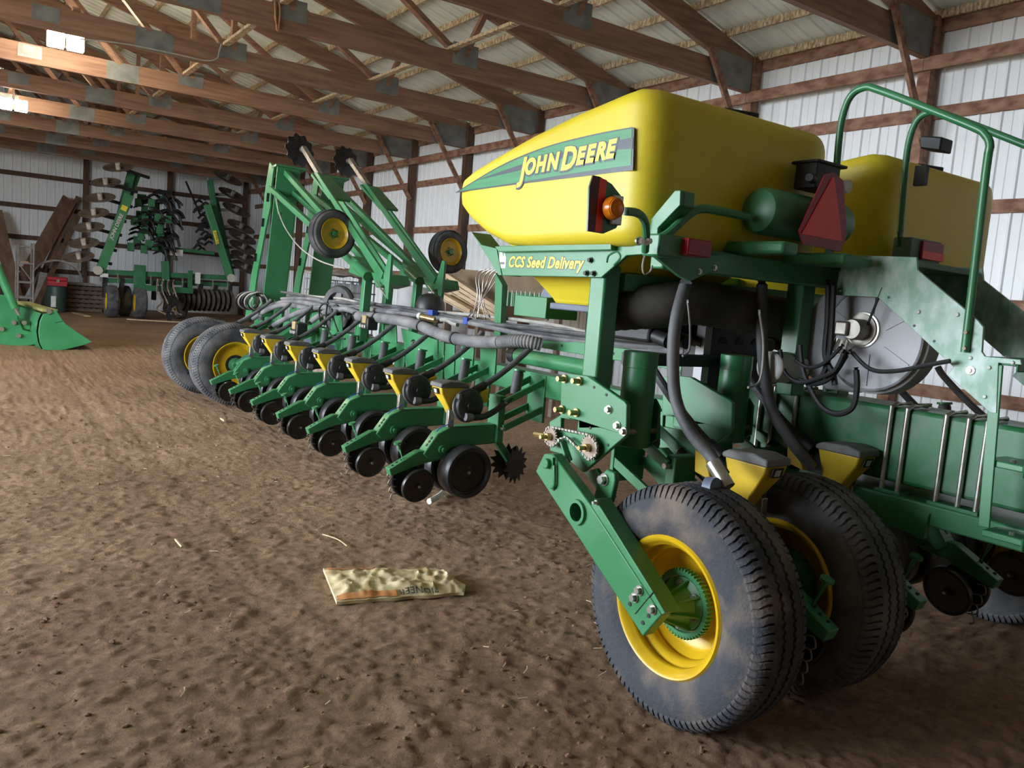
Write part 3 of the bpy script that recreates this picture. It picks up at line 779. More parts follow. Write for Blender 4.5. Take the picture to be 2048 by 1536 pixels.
# ---- the two seed tanks
def rr(x0, x1, z0, z1, r, y, n=6):
    pts = []
    for cx, cz, a0 in ((x1 - r, z1 - r, 0), (x0 + r, z1 - r, 90), (x0 + r, z0 + r, 180), (x1 - r, z0 + r, 270)):
        for k in range(n):
            t = radians(a0 + 90 * k / (n - 1))
            pts.append((cx + r * cos(t), y, cz + r * sin(t)))
    return pts
def seed_tank(dx, label):
    sec = [(2.590, 2.56, 3.50, 2.06, 2.50, 0.10), (2.597, 2.50, 3.57, 2.00, 2.56, 0.10), (2.62, 2.455, 3.625, 1.965, 2.595, 0.09), (2.66, 2.42, 3.65, 1.955, 2.615, 0.08), (2.72, 2.402, 3.66, 1.95, 2.622, 0.075),
           (2.80, 2.40, 3.66, 1.95, 2.612, 0.07), (3.10, 2.40, 3.66, 1.95, 2.57, 0.065), (3.45, 2.40, 3.66, 1.95, 2.505, 0.06), (3.62, 2.40, 3.66, 1.96, 2.465, 0.055), (3.82, 2.40, 3.66, 2.02, 2.415, 0.05), (4.00, 2.402, 3.65, 2.105, 2.368, 0.045), (4.10, 2.415, 3.63, 2.165, 2.338, 0.04), (4.15, 2.44, 3.60, 2.205, 2.318, 0.03), (4.165, 2.47, 3.57, 2.23, 2.30, 0.02)]
    rings = [[(p[0] + dx, p[1], p[2]) for p in rr(x0, x1, z0, z1, r, y)] for y, x0, x1, z0, z1, r in sec]
    t = MB().loft(rings).build('seed_tank', YELLOW, planter, ang=40)
    t['label'] = label
    # hopper bottom
    rings = []
    for z, x0, x1, y0, y1 in ((1.98, 2.5, 3.42, 2.75, 3.75), (1.86, 2.58, 3.34, 2.9, 3.7), (1.70, 2.72, 3.2, 3.1, 3.6), (1.66, 2.74, 3.18, 3.12, 3.58)):
        rings.append([(x0 + dx, y0, z), (x1 + dx, y0, z), (x1 + dx, y1, z), (x0 + dx, y1, z)])
    MB().loft(rings).build('tank_funnel', YELLOW, t, bevel=0.03, seg=3)
    MB().box((2.72 + dx, 3.1, 1.64), (3.2 + dx, 3.6, 1.675)).build('funnel_collar', BLUEG, t, bevel=0.006)
    # lid
    MB().lathe([(0.0, 0.10), (0.16, 0.095), (0.2, 0.075), (0.235, 0.07), (0.24, 0.04), (0.2, 0.03), (0.19, -0.06)], (3.02 + dx, 2.98, 2.58), (0, -0.12, 1), 36).build('tank_lid', BLACK, t)
    MB().box((2.92 + dx, 2.90, 2.67), (3.12 + dx, 3.02, 2.70)).build('lid_handle', GREYP, t, bevel=0.01)
    MB().bar((3.1 + dx, 2.85, 2.66), (3.27 + dx, 2.78, 2.655), 0.06, 0.035).build('lid_lever', BLACK, t, bevel=0.008)
    return t
DKRED = mat('dark_red_reflector', (0.10, 0.012, 0.02), (0.08, 0.01, 0.016), 12, rough=0.3)
GREYG = mat('grey_green_box', (0.12, 0.2, 0.15), (0.1, 0.17, 0.13), 5, rough=0.5)
DUCT = mat('dark_fabric_duct', (0.035, 0.032, 0.03), (0.09, 0.082, 0.075), 6, rough=0.7)
TANM = mat('tan_motor_paint', (0.45, 0.33, 0.16), (0.35, 0.25, 0.12), 9, rough=0.5)
BLUEG = mat('grey_blue_plate', (0.14, 0.17, 0.24), (0.1, 0.12, 0.18), 8, rough=0.5)
T1 = seed_tank(0.0, 'near yellow seed tank with a long green lettered stripe')
T2 = seed_tank(1.72, 'far yellow seed tank behind the stair rail')
# stripe decal on the outer face: dark outline, green field, dark swoosh, lettering
DK = mat('dark_decal_vinyl', (0.035, 0.05, 0.075), (0.03, 0.04, 0.06), 8, rough=0.35)
GD = mat('green_decal_vinyl', (0.02, 0.22, 0.07), (0.035, 0.27, 0.1), 5, rough=0.35, stretch=(1, 0.6, 14))
YD = mat('yellow_decal_vinyl', (0.85, 0.72, 0.06), (0.8, 0.66, 0.05), 8, rough=0.35)
XD = 2.3985
def curve2(pts, k=8): return [(p.x, p.y) for p in catmull([(a, b_, 0) for a, b_ in pts], k)]
top = curve2([(4.154,2.253), (3.709,2.366), (3.327,2.424), (2.966,2.444), (2.699,2.446)])
bot = curve2([(2.669,2.264), (3.026,2.262), (3.510,2.260), (4.154,2.253)])
MB().prism(top + [(2.685,2.438)] + bot[:-1], 'x', XD - 0.001, XD + 0.004).build('decal_outline', DK, T1)
top = curve2([(4.106,2.259), (3.708,2.358), (3.327,2.417), (2.965,2.438), (2.698,2.440)])
bot = curve2([(2.683,2.285), (3.029,2.281), (3.511,2.269), (4.106,2.259)])
MB().prism(top + bot[:-1], 'x', XD - 0.002, XD + 0.001).build('decal_field', GD, T1)
sw = curve2([(3.920,2.308), (3.488,2.358), (3.074,2.391), (2.685,2.402)]) + curve2([(2.682,2.355), (3.041,2.366), (3.484,2.331), (3.920,2.308)])[:-1]
MB().prism(sw, 'x', XD - 0.003, XD).build('decal_swoosh', DK, T1)
def face_map(pa, pb, x):
    a, c = Vector(pa), Vector(pb)
    u = (c - a).normalized(); v = Vector((-u.y, u.x)) * 1.0
    if v.y < 0: v = -v
    return lambda s, t, h: (x - h, a.x + u.x * s + v.x * t, a.y + u.y * s + v.y * t), (c - a).length
f, L = face_map((3.512,2.302), (2.779,2.316), XD - 0.0035)
LET = (('J', 0.150, -0.020, -0.012), ('O', 0.104, 0.002, 0.004), ('H', 0.104, 0.004, 0.006), ('N', 0.104, 0.006, 0.016), ('D', 0.142, -0.004, 0.002), ('E', 0.104, 0.010, 0.003), ('E', 0.104, 0.012, 0.003), ('R', 0.104, 0.014, 0.003), ('E', 0.104, 0.016, 0.0))
LW = [lamp_text(c_, s_, 1.0, 0.22)[1] for c_, s_, _, _ in LET]
LK = (L - 0.01) / (sum(LW) + sum(a_ for _, _, _, a_ in LET))
def two_line(mb, off, h, ddx=0.0, ddy=0.0):
    x = 0.0
    for (ch, sz, dyy, adv), w_ in zip(LET, LW):
        add_text(mb, ch, sz, f, 1.0, 0.22, off, x + ddx, dyy + ddy, h, LK)
        x += (w_ + adv) * LK
m = MB(); two_line(m, 0.0125, 0.0, 0.002, -0.003); m.build('decal_letter_outline', DK, T1, ang=5)
m = MB(); two_line(m, 0.006, 0.0008); m.build('decal_letters', YD, T1, ang=5)

# ---- side frame: lettered rail, upright, brackets
rail = [(4.074,2.037), (3.946,1.962), (3.790,1.942), (2.850,1.936), (2.663,2.021), (2.487,2.180), (2.455,2.178), (2.450,2.118), (2.566,2.028), (2.560,1.921), (2.746,1.911), (2.904,1.810), (3.720,1.798)]
side = MB().prism(rail, 'x', 2.475, 2.495).build('side_rail', GREEN, planter, bevel=0.003)
MB().prism([(4.063,2.036), (3.946,1.962), (3.790,1.942), (3.721,1.800), (3.750,1.800)], 'x', 2.47, 2.6).build('rail_end', GREEN, side)
tr = [(3.766,1.951), (2.816,1.969), (2.811,1.932), (3.722,1.921)]
MB().prism(tr, 'x', 2.44, 2.475).build('tank_cradle', GREEN, side, bevel=0.004)
for a in (310, 440, 600, 770):
    q = (3.690,1.938); 
lg = [(2.490,2.180), (2.455,2.178), (2.450,2.118), (2.566,2.028), (2.603,2.016)]
MB().prism(lg, 'x', 2.495, 2.56).build('cradle_arm', GREEN, side, bevel=0.004)
for q in ((2.985,1.888), (3.006,1.827), (2.955,1.827)):
    bolt((2.475, q[0], q[1]), (-1, 0, 0), 0.010, 0.018, side, BLACK)
gs = curve2([(2.870,1.878), (2.865,1.908), (2.822,1.926), (2.795,1.921), (2.785,1.899), (2.821,1.868)], 4)
MB().tube([(2.473, p[0], p[1]) for p in gs], 0.004, 6).build('weld_seam', GREEN, side)
f, L = face_map((3.671,1.842), (3.060,1.843), 2.4742)
m = MB(); w0 = add_text(m, 'CCS Seed Delivery', 0.078, f, 1.05, 0.25, 0.006, 0, 0.004, 0.0, 0.98); m.build('lettering_outline', DK, side, ang=5)
m = MB(); add_text(m, 'CCS Seed Delivery', 0.078, f, 1.05, 0.25, 0.0028, 0, 0.004, 0.0008, 0.98); m.build('lettering', YD, side, ang=5)
# small white farm-scene sticker
st = MB()
q = (3.762,1.837); q2 = (3.693,1.838)
w_ = q[0] - q2[0]
st.prism([(q[0], q[1]), (q2[0], q2[1]), (q2[0], q2[1] + 0.055), (q2[0] + w_*0.3, q2[1] + 0.085), (q2[0] + w_*0.45, q2[1] + 0.06), (q2[0] + w_*0.7, q2[1] + 0.1), (q[0], q[1] + 0.09)], 'x', 2.4735, 2.4752)
st.build('sticker', WHITE, side)
MB().box((2.4728, q2[0] + w_*0.2, q2[1] + 0.02), (2.4738, q2[0] + w_*0.8, q2[1] + 0.032)).build('sticker_print', GREYP, side)
up = MB().box((2.50, 2.905, 0.98), (2.60, 3.015, 1.97)).build('upright', GREEN, planter, bevel=0.012)
# cross members at the rear
MB().box((2.50, 2.54, 1.86), (5.16, 2.62, 1.965)).build('rear_beam', GREEN, planter, bevel=0.008)
MB().prism([(2.414,1.908), (2.838,1.947), (2.857,1.909), (2.641,1.818), (2.577,1.834)], 'y', 2.51, 2.53).build('gusset', GREEN, planter)
for q in ((2.692,2.510,1.863), (2.786,2.510,1.888)): bolt(q, (0, -1, 0), 0.009, 0.01, planter)
MB().box((2.62, 2.9, 1.76), (5.0, 2.98, 1.84)).box((2.62, 3.62, 1.84), (5.0, 3.7, 1.92)).build('cradle_floor', GREEN, planter)
for x0 in (3.55, 3.95): MB().box((x0, 2.6, 1.3), (x0 + 0.1, 2.7, 1.9)).build('rear_post', GREEN, planter, bevel=0.006)
# platform bars that reach back
MB().box((2.94, 2.28, 1.965), (3.05, 2.78, 2.02)).build('platform_bar', GREEN, planter, bevel=0.015)
MB().box((3.28, 2.21, 1.95), (3.5, 2.55, 2.0)).build('platform_bar', GREEN, planter, bevel=0.012)
MB().box((3.55, 2.05, 1.965), (4.15, 2.6, 1.995)).build('platform_deck', GREEN_DUST, planter, bevel=0.004)
# ---- stairs at the rear
sp = [(2.395,2.015), (2.032,2.007), (2.019,1.950), (1.776,1.780), (1.732,1.747), (1.705,1.721), (1.698,1.619), (1.683,1.601), (1.544,1.603), (1.538,1.582), (1.626,1.580), (1.606,1.375), (1.631,1.373), (1.824,1.506), (1.804,1.542), (2.191,1.821), (2.418,1.822)]
stg = MB().prism(sp, 'x', 3.545, 3.56).build('stair_stringer', GREEN_WASH, planter, bevel=0.002)
MB().prism([(p[0], p[1]) for p in sp], 'x', 4.13, 4.145).build('stair_stringer', GREEN_WASH, planter)
for q, r_ in (((1.988,1.766), 0.010), ((1.817,1.765), 0.010), ((1.738,1.588), 0.009), ((1.658,1.557), 0.009), ((1.659,1.435), 0.009), ((1.571,1.587), 0.009), ((2.184,1.944), 0.006), ((2.388,1.843), 0.006), ((2.383,1.918), 0.006)):
    MB().lathe([(0.0, 0.008), (r_*0.7, 0.007), (r_, 0.0)], (3.545, q[0], q[1]), (-1, 0, 0), 14).build('bolt', WHITE, stg)
q = (1.731,1.536); MB().lathe([(0.0, 0.012), (0.007, 0.012), (0.009, 0.006), (0.018, 0.005), (0.02, 0.0)], (3.545, q[0], q[1]), (-1, 0, 0), 18).build('bolt', ZINC, stg)
for q in ((2.138,1.823), (2.000,1.704), (1.902,1.644)):
    MB().cyl((3.543, q[0], q[1]), (3.546, q[0], q[1]), 0.006, 10).build('bolt_hole', BLACK, stg)
# lower hung steps
for x0 in (3.555, 4.12):
    p0, p1 = (1.633,1.571), (1.594,0.897)
    MB().bar((x0, p0[0], p0[1]), (x0, p1[0], p1[1]), 0.012, 0.045, (0, -1, 0)).build('step_hanger', GREEN, planter, bevel=0.003)
for pz in ((1.18, 1.62), (0.885, 1.585), (1.60, 1.70)):
    z, yy = pz
    MB().box((3.56, yy - 0.14, z - 0.028), (4.12, yy + 0.02, z)).box((3.56, yy - 0.145, z - 0.05), (4.12, yy - 0.135, z + 0.005)).build('step', GREEN, planter, bevel=0.006)
    for x0 in (3.6,): MB().cyl((x0, yy - 0.08, z), (x0, yy - 0.08, z + 0.012), 0.011, 6).build('bolt', ZINC, planter)
# hand rails
RL = [(1.766,1.910), (1.772,1.968), (1.772,2.006), (1.765,2.031), (1.753,2.039), (1.736,2.037)]
RL = [(2.466,2.113), (2.486,2.496), (2.485,2.661), (2.453,2.762), (2.384,2.791), (2.313,2.769), (2.097,2.667), (1.854,2.547), (1.802,2.511), (1.775,2.461), (1.777,2.360), (1.761,1.610)]
MB().tube([(3.535, a, c) for a, c in RL], 0.017, 12, 4).build('hand_rail', GREEN, planter)
MB().tube([(4.125, a, c) for a, c in RL], 0.017, 12, 4).build('hand_rail', GREEN, planter)
for q in ((1.758,1.693), (1.755,1.626)): MB().cyl((3.51, q[0], q[1]), (3.56, q[0], q[1]), 0.008, 8).build('rail_bolt', RUST, planter)
# work lamp on the far rail
wl = MB().prism([(2.390,2.639), (2.382,2.661), (2.270,2.641), (2.273,2.573), (2.379,2.596)], 'x', 4.05, 4.16).build('work_lamp', BLACK, planter, bevel=0.008)
MB().box((4.10, 2.36, 2.42), (4.13, 2.42, 2.52)).build('lamp_bracket', BLACK, planter)
# ---- slow-moving-vehicle triangle, lamps
smv = [(3.239,2.342), (3.302,2.364), (3.380,2.335), (3.456,2.099), (3.422,2.017), (3.140,2.026), (3.101,2.079)]
so = MB().prism(smv, 'y', 2.33, 2.336).build('warning_triangle', REDR, planter)
so['label'] = 'red warning triangle with bright orange centre'
MB().prism([(3.289,2.336), (3.303,2.342), (3.421,2.065), (3.118,2.067)], 'y', 2.326, 2.331).build('triangle_centre', ORANGER, so)
MB().box((3.33, 2.336, 1.95), (3.38, 2.35, 2.3)).build('sign_post', GREEN, so)
# side marker panel with amber lamp
mk = MB().prism([(1.882,2.141), (1.914,2.140), (1.971,2.123), (2.021,2.087), (2.031,2.005), (2.011,1.970), (1.952,1.944), (1.877,1.945), (1.868,2.098)], 'y', 2.30, 2.306).build('marker_panel', GREEN, planter)
mk['label'] = 'marker panel with red stripes and a round amber lamp'
MB().prism([(1.881,2.140), (1.914,2.138), (1.911,1.947), (1.877,1.946), (1.868,2.098)], 'y', 2.2975, 2.301).build('dark_stripe', DKRED, mk)
MB().prism([(1.912,2.137), (1.945,2.132), (1.942,1.948), (1.910,1.947)], 'y', 2.2965, 2.3005).build('red_stripe', ORANGER, mk)
c = (1.963,2.270,2.035)
MB().lathe([(0.0, 0.03), (0.018, 0.028), (0.036, 0.018), (0.042, 0.0), (0.042, -0.01)], c, (0, -1, 0), 28).build('amber_lamp', AMBER, mk)
lens = MB()
for rr_ in (0.012, 0.022, 0.032): lens.lathe([(rr_ - 0.002, 0.026 - rr_ * 0.25), (rr_, 0.031 - rr_ * 0.25), (rr_ + 0.002, 0.026 - rr_ * 0.25)], c, (0, -1, 0), 28)
lens.build('lens_rings', AMBER, mk)
MB().box((c[0] + 0.01, 2.285, c[2] - 0.055), (c[0] + 0.06, 2.3, c[2] + 0.05)).build('lamp_mount', ZINC, mk, bevel=0.004)
MB().tube([(2.042,2.300,2.035), (2.125,2.320,2.039), (2.201,2.360,2.023), (2.256,2.400,1.980), (2.306,2.450,1.915)], 0.016, 10, 5).build('lamp_pipe', GREEN, planter)
MB().box((2.35, 2.42, 1.9), (2.50, 2.52, 1.99)).build('pipe_clamp', GREEN, planter, bevel=0.008)
for q in ((2.227,2.410,1.946), (2.264,2.410,1.950)): bolt(q, (0, -1, 0), 0.012, 0.03, planter)
MB().tube([(2.304,2.450,1.895), (2.291,2.440,1.850), (2.306,2.440,1.823), (2.335,2.440,1.837), (2.343,2.440,1.862)], 0.004, 6, 4).build('loose_wire', CABLE, planter)
DKP = [(2.387,2.500,1.963), (2.463,2.500,1.996), (2.537,2.500,2.057), (2.602,2.500,2.107), (2.660,2.500,2.128), (2.773,2.500,2.132), (2.959,2.500,2.128)]
MB().tube(DKP, 0.019, 10, 5).build('brace_pipe', GREEN, planter)
rl = MB().box((2.475, 2.38, 1.915), (2.615, 2.46, 1.985)).build('tail_lamp', REDR, planter, bevel=0.006)
rl2 = MB().box((4.21, 2.385, 2.055), (4.42, 2.40, 2.15)).build('tail_lamp', REDR, planter, bevel=0.004)
MB().box((4.21, 2.381, 2.058), (4.42, 2.387, 2.098)).build('lamp_band', ORANGER, rl2)
MB().box((4.12, 2.40, 2.03), (4.42, 2.5, 2.16)).build('lamp_box', GREYG, planter, bevel=0.006)
# air reservoir along the rear, valve block, gauge
ar = MB().lathe([(0.0, 0.0), (0.06, 0.004), (0.095, 0.02), (0.105, 0.04), (0.105, 0.6), (0.095, 0.62), (0.0, 0.64)], (3.0, 2.5, 2.165), (1, 0, 0), 36).build('air_reservoir', GREEN, planter)
MB().box((3.30, 2.42, 2.30), (3.48, 2.54, 2.42)).box((3.29, 2.41, 2.415), (3.52, 2.56, 2.43)).build('valve_block', BLACK, planter, bevel=0.006)
MB().cyl((3.5, 2.38, 2.33), (3.5, 2.41, 2.33), 0.03, 20).build('pressure_gauge', WHITE, planter)
MB().cyl((3.25, 2.42, 2.34), (3.31, 2.44, 2.34), 0.022, 14).build('valve_knob', BLACK, planter, bevel=0.004)
# ---- main frame beam with long U-bolts
beam = MB().box((3.75, 1.50, 0.95), (4.05, 3.6, 1.31)).build('frame_beam', GREEN_DUST, planter, bevel=0.02)
MB().box((3.70, 1.46, 0.80), (4.1, 3.2, 0.90)).build('lower_flange', GREEN, planter, bevel=0.008)
for yy in (1.72, 1.80, 1.90, 2.085, 2.165, 2.70, 2.84, 2.93):
    MB().tube([(3.90, yy, 1.325), (3.78, yy, 1.325), (3.735, yy, 1.31), (3.735, yy, 1.25), (3.735, yy, 0.90)], 0.012, 10).build('u_bolt', ZINC, planter)
for y0, y1 in ((1.70, 1.93), (2.06, 2.19), (2.68, 2.95)):
    MB().box((3.715, y0, 0.895), (3.80, y1, 0.915)).build('clamp_plate', GREEN, planter, bevel=0.004)
MB().bar((3.70, 2.6, 0.86), (3.70, 1.9, 0.80), 0.03, 0.12).build('clamp_arm', GREEN, planter)
# ---- fan housing with hydraulic motor
fc = (3.62, 2.245, 1.632)
fan = MB().lathe([(0.0, 0.0), (0.243, 0.0), (0.25, -0.01), (0.252, -0.02), (0.268, -0.03), (0.272, -0.12), (0.25, -0.15), (0.0, -0.16)], fc, (-1, 0, 0), 56).build('blower_fan', FANG, planter, ang=30)
ribs = MB()
for k in range(6):
    t = k * pi / 3 + 0.5
    ribs.bar((3.618, 2.245 + 0.08*cos(t), 1.632 + 0.08*sin(t)), (3.618, 2.245 + 0.23*cos(t), 1.632 + 0.23*sin(t)), 0.006, 0.006, (1, 0, 0))
ribs.lathe([(0.243, 0.0), (0.248, 0.006), (0.255, 0.0)], fc, (-1, 0, 0), 56)
ribs.build('fan_ribs', FANG, fan)
MB().lathe([(0.245, 0.003), (0.252, 0.003), (0.252, -0.001), (0.245, -0.001)], fc, (-1, 0, 0), 56, True).build('fan_seal', BLACK, fan)
mt = MB().lathe([(0.0, 0.1), (0.045, 0.1), (0.05, 0.09), (0.05, 0.02), (0.075, 0.02), (0.078, 0.0)], (3.62, 2.29, 1.665), (-1, 0, 0), 28).build('fan_motor', STEEL, fan)
MB().lathe([(0.06, 0.012), (0.085, 0.01), (0.088, 0.0)], (3.62, 2.29, 1.665), (-1, 0, 0), 28).build('motor_ring', ZINC, fan)
MB().box((3.5, 2.30, 1.63), (3.58, 2.37, 1.70)).build('motor_ports', STEEL, fan, bevel=0.01)
for k, (dy, dz) in enumerate(((0.02, -0.05), (0.045, -0.055), (0.07, -0.045), (0.09, -0.02))):
    MB().cyl((3.53, 2.29 + dy, 1.66 + dz), (3.52, 2.29 + dy * 1.25, 1.66 + dz - 0.06), 0.012, 8).build('hose_fitting', ZINC, fan)
MB().prism([(2.414,1.906), (2.551,1.838), (2.653,1.717), (2.686,1.557), (2.618,1.420), (2.484,1.352), (2.317,1.356), (2.241,1.576)], 'x', 3.66, 3.74).build('fan_volute', FANG, fan, bevel=0.012)
MB().prism([(2.518,1.948), (2.245,1.918), (2.169,1.730), (2.485,1.708)], 'x', 3.7, 3.78).build('fan_outlet', FANG, fan)
# hydraulic hoses around the fan and dropping to the ground gear
HP = [
 ([(3.500, 2.430, 1.890), (3.500, 2.409, 1.699), (3.500, 2.399, 1.530), (3.500, 2.347, 1.451), (3.500, 2.326, 1.394)], 0.014),
 ([(3.500, 2.400, 1.891), (3.500, 2.384, 1.700), (3.500, 2.376, 1.557), (3.500, 2.389, 1.458), (3.500, 2.416, 1.406)], 0.014),
 ([(3.480, 2.215, 1.491), (3.480, 2.198, 1.399), (3.480, 2.208, 1.304), (3.480, 2.281, 1.261), (3.480, 2.365, 1.279), (3.480, 2.439, 1.354), (3.480, 2.498, 1.445), (3.480, 2.532, 1.565)], 0.014),
 ([(3.450, 2.263, 1.567), (3.450, 2.302, 1.468), (3.450, 2.377, 1.423), (3.450, 2.485, 1.384), (3.450, 2.578, 1.422), (3.450, 2.623, 1.531)], 0.011),
 ([(3.550, 2.229, 1.690), (3.550, 2.194, 1.809), (3.550, 2.177, 1.867)], 0.006),
 ([(3.500, 2.270, 1.567), (3.500, 2.157, 1.491), (3.500, 2.036, 1.496), (3.500, 1.893, 1.540), (3.500, 1.799, 1.568)], 0.01),
 ([(3.470, 2.259, 1.556), (3.470, 2.325, 1.437), (3.470, 2.414, 1.386), (3.470, 2.501, 1.395)], 0.012),
 ([(3.470, 2.290, 1.588), (3.470, 2.374, 1.496), (3.470, 2.459, 1.462), (3.470, 2.543, 1.489)], 0.01),
]
for pts, r_ in HP:
    MB().tube(pts, r_, 8, 5).build('hydraulic_hose', BLACK, planter)


# ---- folded wing: toolbar, hinge plates, air and hydraulic lines
WNG = planter
MB().box((3.86, 3.5, 0.92), (4.04, 12.5, 1.10)).build('wing_toolbar', GREEN, WNG, bevel=0.01)
MB().cyl((3.90, 4.5, 1.205), (3.90, 5.55, 1.205), 0.062, 28).build('vacuum_tube', GREEN, WNG)
MB().cyl((3.90, 5.53, 1.205), (3.90, 5.62, 1.205), 0.068, 28).build('tube_cap', BLACK, WNG)
rb = MB().box((3.93, 3.4, 1.295), (3.97, 5.75, 1.385)).build('line_rail', GREEN, WNG, bevel=0.004)
for yy in (3.9, 4.4, 5.0, 5.45): MB().cyl((3.927, yy, 1.34), (3.931, yy, 1.34), 0.011, 10).build('bolt_hole', BLACK, rb)
hp = [(7.578,1.269), (6.803,1.216), (6.766,0.958), (6.936,0.902), (7.405,0.875), (7.404,0.982), (7.519,1.162)]
hc = (7.287,1.145)
hpl = MB().prism(hp, 'x', 3.845, 3.86, [[(hc[0] + 0.055*cos(t*pi/6), hc[1] + 0.035*sin(t*pi/6)) for t in range(12)]]).build('hinge_plate', GREEN, WNG, bevel=0.003)
bolt((3.86, hc[0], hc[1]), (-1, 0, 0), 0.014, 0.03, hpl)
for pts in ([(660,410), (700,410), (690,640), (660,600)], [(710,420), (775,430), (760,700), (700,660)], [(830,425), (900,435), (880,680), (820,640)], [(945,420), (1060,432), (1050,640), (1000,700), (940,600)]):
    pass
HPL = [
 [(6.778,1.204), (6.682,1.213), (6.663,0.878), (6.749,0.939)],
 [(6.651,1.197), (6.479,1.204), (6.454,0.835), (6.626,0.876)],
 [(6.373,1.217), (6.143,1.229), (6.158,0.889), (6.320,0.936)],
 [(6.047,1.254), (5.786,1.267), (5.783,0.991), (5.866,0.915), (6.015,1.027)],
]
for p in HPL: MB().prism(p, 'x', 3.845, 3.86).build('bracket_plate', GREEN, WNG, bevel=0.003)
for k in range(7):
    yy = 7.7 + 0.72 * k
    MB().prism([(yy, 1.08), (yy + 0.34, 1.08), (yy + 0.30, 1.27), (yy + 0.05, 1.30)], 'x', 3.87, 3.885).build('bracket_plate', GREEN, WNG, bevel=0.003)
    MB().box((3.9, yy + 0.4, 1.1), (3.93, yy + 0.43, 1.36)).build('line_post', GREEN, WNG)
# long grey air duct, smooth then corrugated
DP = [(3.680,8.338,1.335), (3.680,7.619,1.358), (3.680,6.964,1.350), (3.660,6.437,1.298), (3.650,6.066,1.281), (3.650,5.743,1.290), (3.650,5.446,1.317), (3.660,5.252,1.343), (3.720,5.135,1.348), (3.800,5.078,1.333)]
full = catmull(DP, 8)
cut = int(len(full) * 0.66)
dt = MB().tube(full[:cut + 1], 0.052, 16).build('air_duct', HOSE_L, WNG)
MB().tube(full[cut:], 0.048, 16, rib=0.006, ribp=0.024).build('duct_bellows', HOSE_L, dt, ang=20)
for q in (full[6], full[18], full[30]):
    i = full.index(q); d = (full[i+1] - full[i]).normalized()
    MB().cyl(q - d * 0.012, q + d * 0.012, 0.058, 18).build('duct_band', BLACK, dt)
# bundles of seed tubes running on top of the toolbar
for k in range(7):
    rx = RND.uniform(-0.06, 0.06); rz = RND.uniform(-0.03, 0.05)
    pts = [(3.98 + rx, 3.3, 1.44 + rz)]
    for j in range(1, 9):
        pts.append((3.98 + rx + RND.uniform(-0.05, 0.05), 3.3 + j * 1.02, 1.42 + rz + RND.uniform(-0.035, 0.035)))
    MB().tube(pts, 0.022 if k % 2 else 0.016, 8, 5).build('seed_line', (HOSE_L, HOSE, HOSE_L, BLACK, HOSE, HOSE_L, CABLE)[k], WNG)
PB = [[(3.750,13.096,0.883), (3.800,12.040,1.170), (3.900,11.475,1.323), (3.950,10.817,1.375), (3.950,10.088,1.362), (3.950,9.279,1.347)],
      [(3.600,11.843,1.042), (3.750,11.337,1.259), (3.900,11.061,1.318), (3.900,10.122,1.293)],
      [(3.550,10.795,1.014), (3.750,10.430,1.227), (3.850,9.831,1.358), (3.900,9.625,1.336)],
      [(3.700,9.749,1.163), (3.800,9.531,1.305), (3.900,9.165,1.375), (3.950,8.841,1.339)]]
for p in PB: MB().tube(p, 0.035, 10, 5).build('seed_line', HOSE_L, WNG)
# curled hydraulic lines at the wing tip
for k in range(6):
    a0 = k * 0.5
    pts = [(3.55 + 0.03*k + 0.16*cos(a0 + t*0.75), 11.6 + 0.2*t*0.3, 1.32 + 0.13*sin(a0 + t*0.75)) for t in range(8)]
    MB().tube(pts, 0.012, 6, 3).build('curled_hose', CABLE if k % 2 else BLACK, WNG)
# seed-tube fan near the middle
for k in range(9):
    x0 = 958 + k * 6.0
    pass
FAN = [([(3.950,6.373,1.465), (3.950,6.316,1.672), (3.950,6.360,1.806), (3.980,6.368,1.884), (4.000,6.285,1.910)]),
       ([(3.950,6.285,1.449), (3.950,6.273,1.665), (3.950,6.308,1.798), (3.980,6.308,1.877), (4.000,6.219,1.911)]),
       ([(3.950,6.338,1.400), (3.950,6.246,1.653), (3.950,6.239,1.787), (3.980,6.240,1.869), (4.000,6.161,1.912)]),
       ([(3.950,6.143,1.459), (3.950,6.252,1.639), (3.950,6.187,1.767), (3.980,6.173,1.867), (4.000,6.120,1.909)]),
       ([(3.950,6.082,1.489), (3.950,6.216,1.623), (3.950,6.136,1.760), (3.980,6.107,1.859), (4.000,6.071,1.901)]),
       ([(3.950,6.436,1.475), (3.950,6.265,1.612), (3.950,6.116,1.734), (3.980,6.047,1.835), (4.000,6.029,1.885)])]
for p in FAN: MB().tube(p, 0.006, 6, 6).build('seed_tube', STEEL, WNG)
br = MB().box((4.0, 5.3, 1.60), (4.03, 6.0, 1.72)).build('tube_manifold', GREEN, WNG, bevel=0.004)
for k in range(10): MB().cyl((3.98, 5.35 + 0.065*k, 1.735), (3.98, 5.35 + 0.065*k, 1.60), 0.008, 6).build('tube_nipple', CABLE, br)
MB().prism([(6.024,1.881), (5.900,1.777), (5.867,1.262), (5.960,1.253)], 'x', 3.93, 3.99).build('manifold_post', GREEN, WNG, bevel=0.004)
# green control box under the tank nose
cb = MB().box((2.90, 3.87, 1.575), (3.14, 4.2, 1.70)).build('control_box', GREEN, WNG, bevel=0.004)
bp_ = [(4.000,1.719), (3.974,1.753), (3.915,1.725), (3.728,1.726), (3.689,1.750), (3.663,1.723), (3.682,1.702), (3.990,1.701)]
MB().prism(bp_, 'x', 2.95, 2.965).build('meter_plate', BLUEG, WNG)
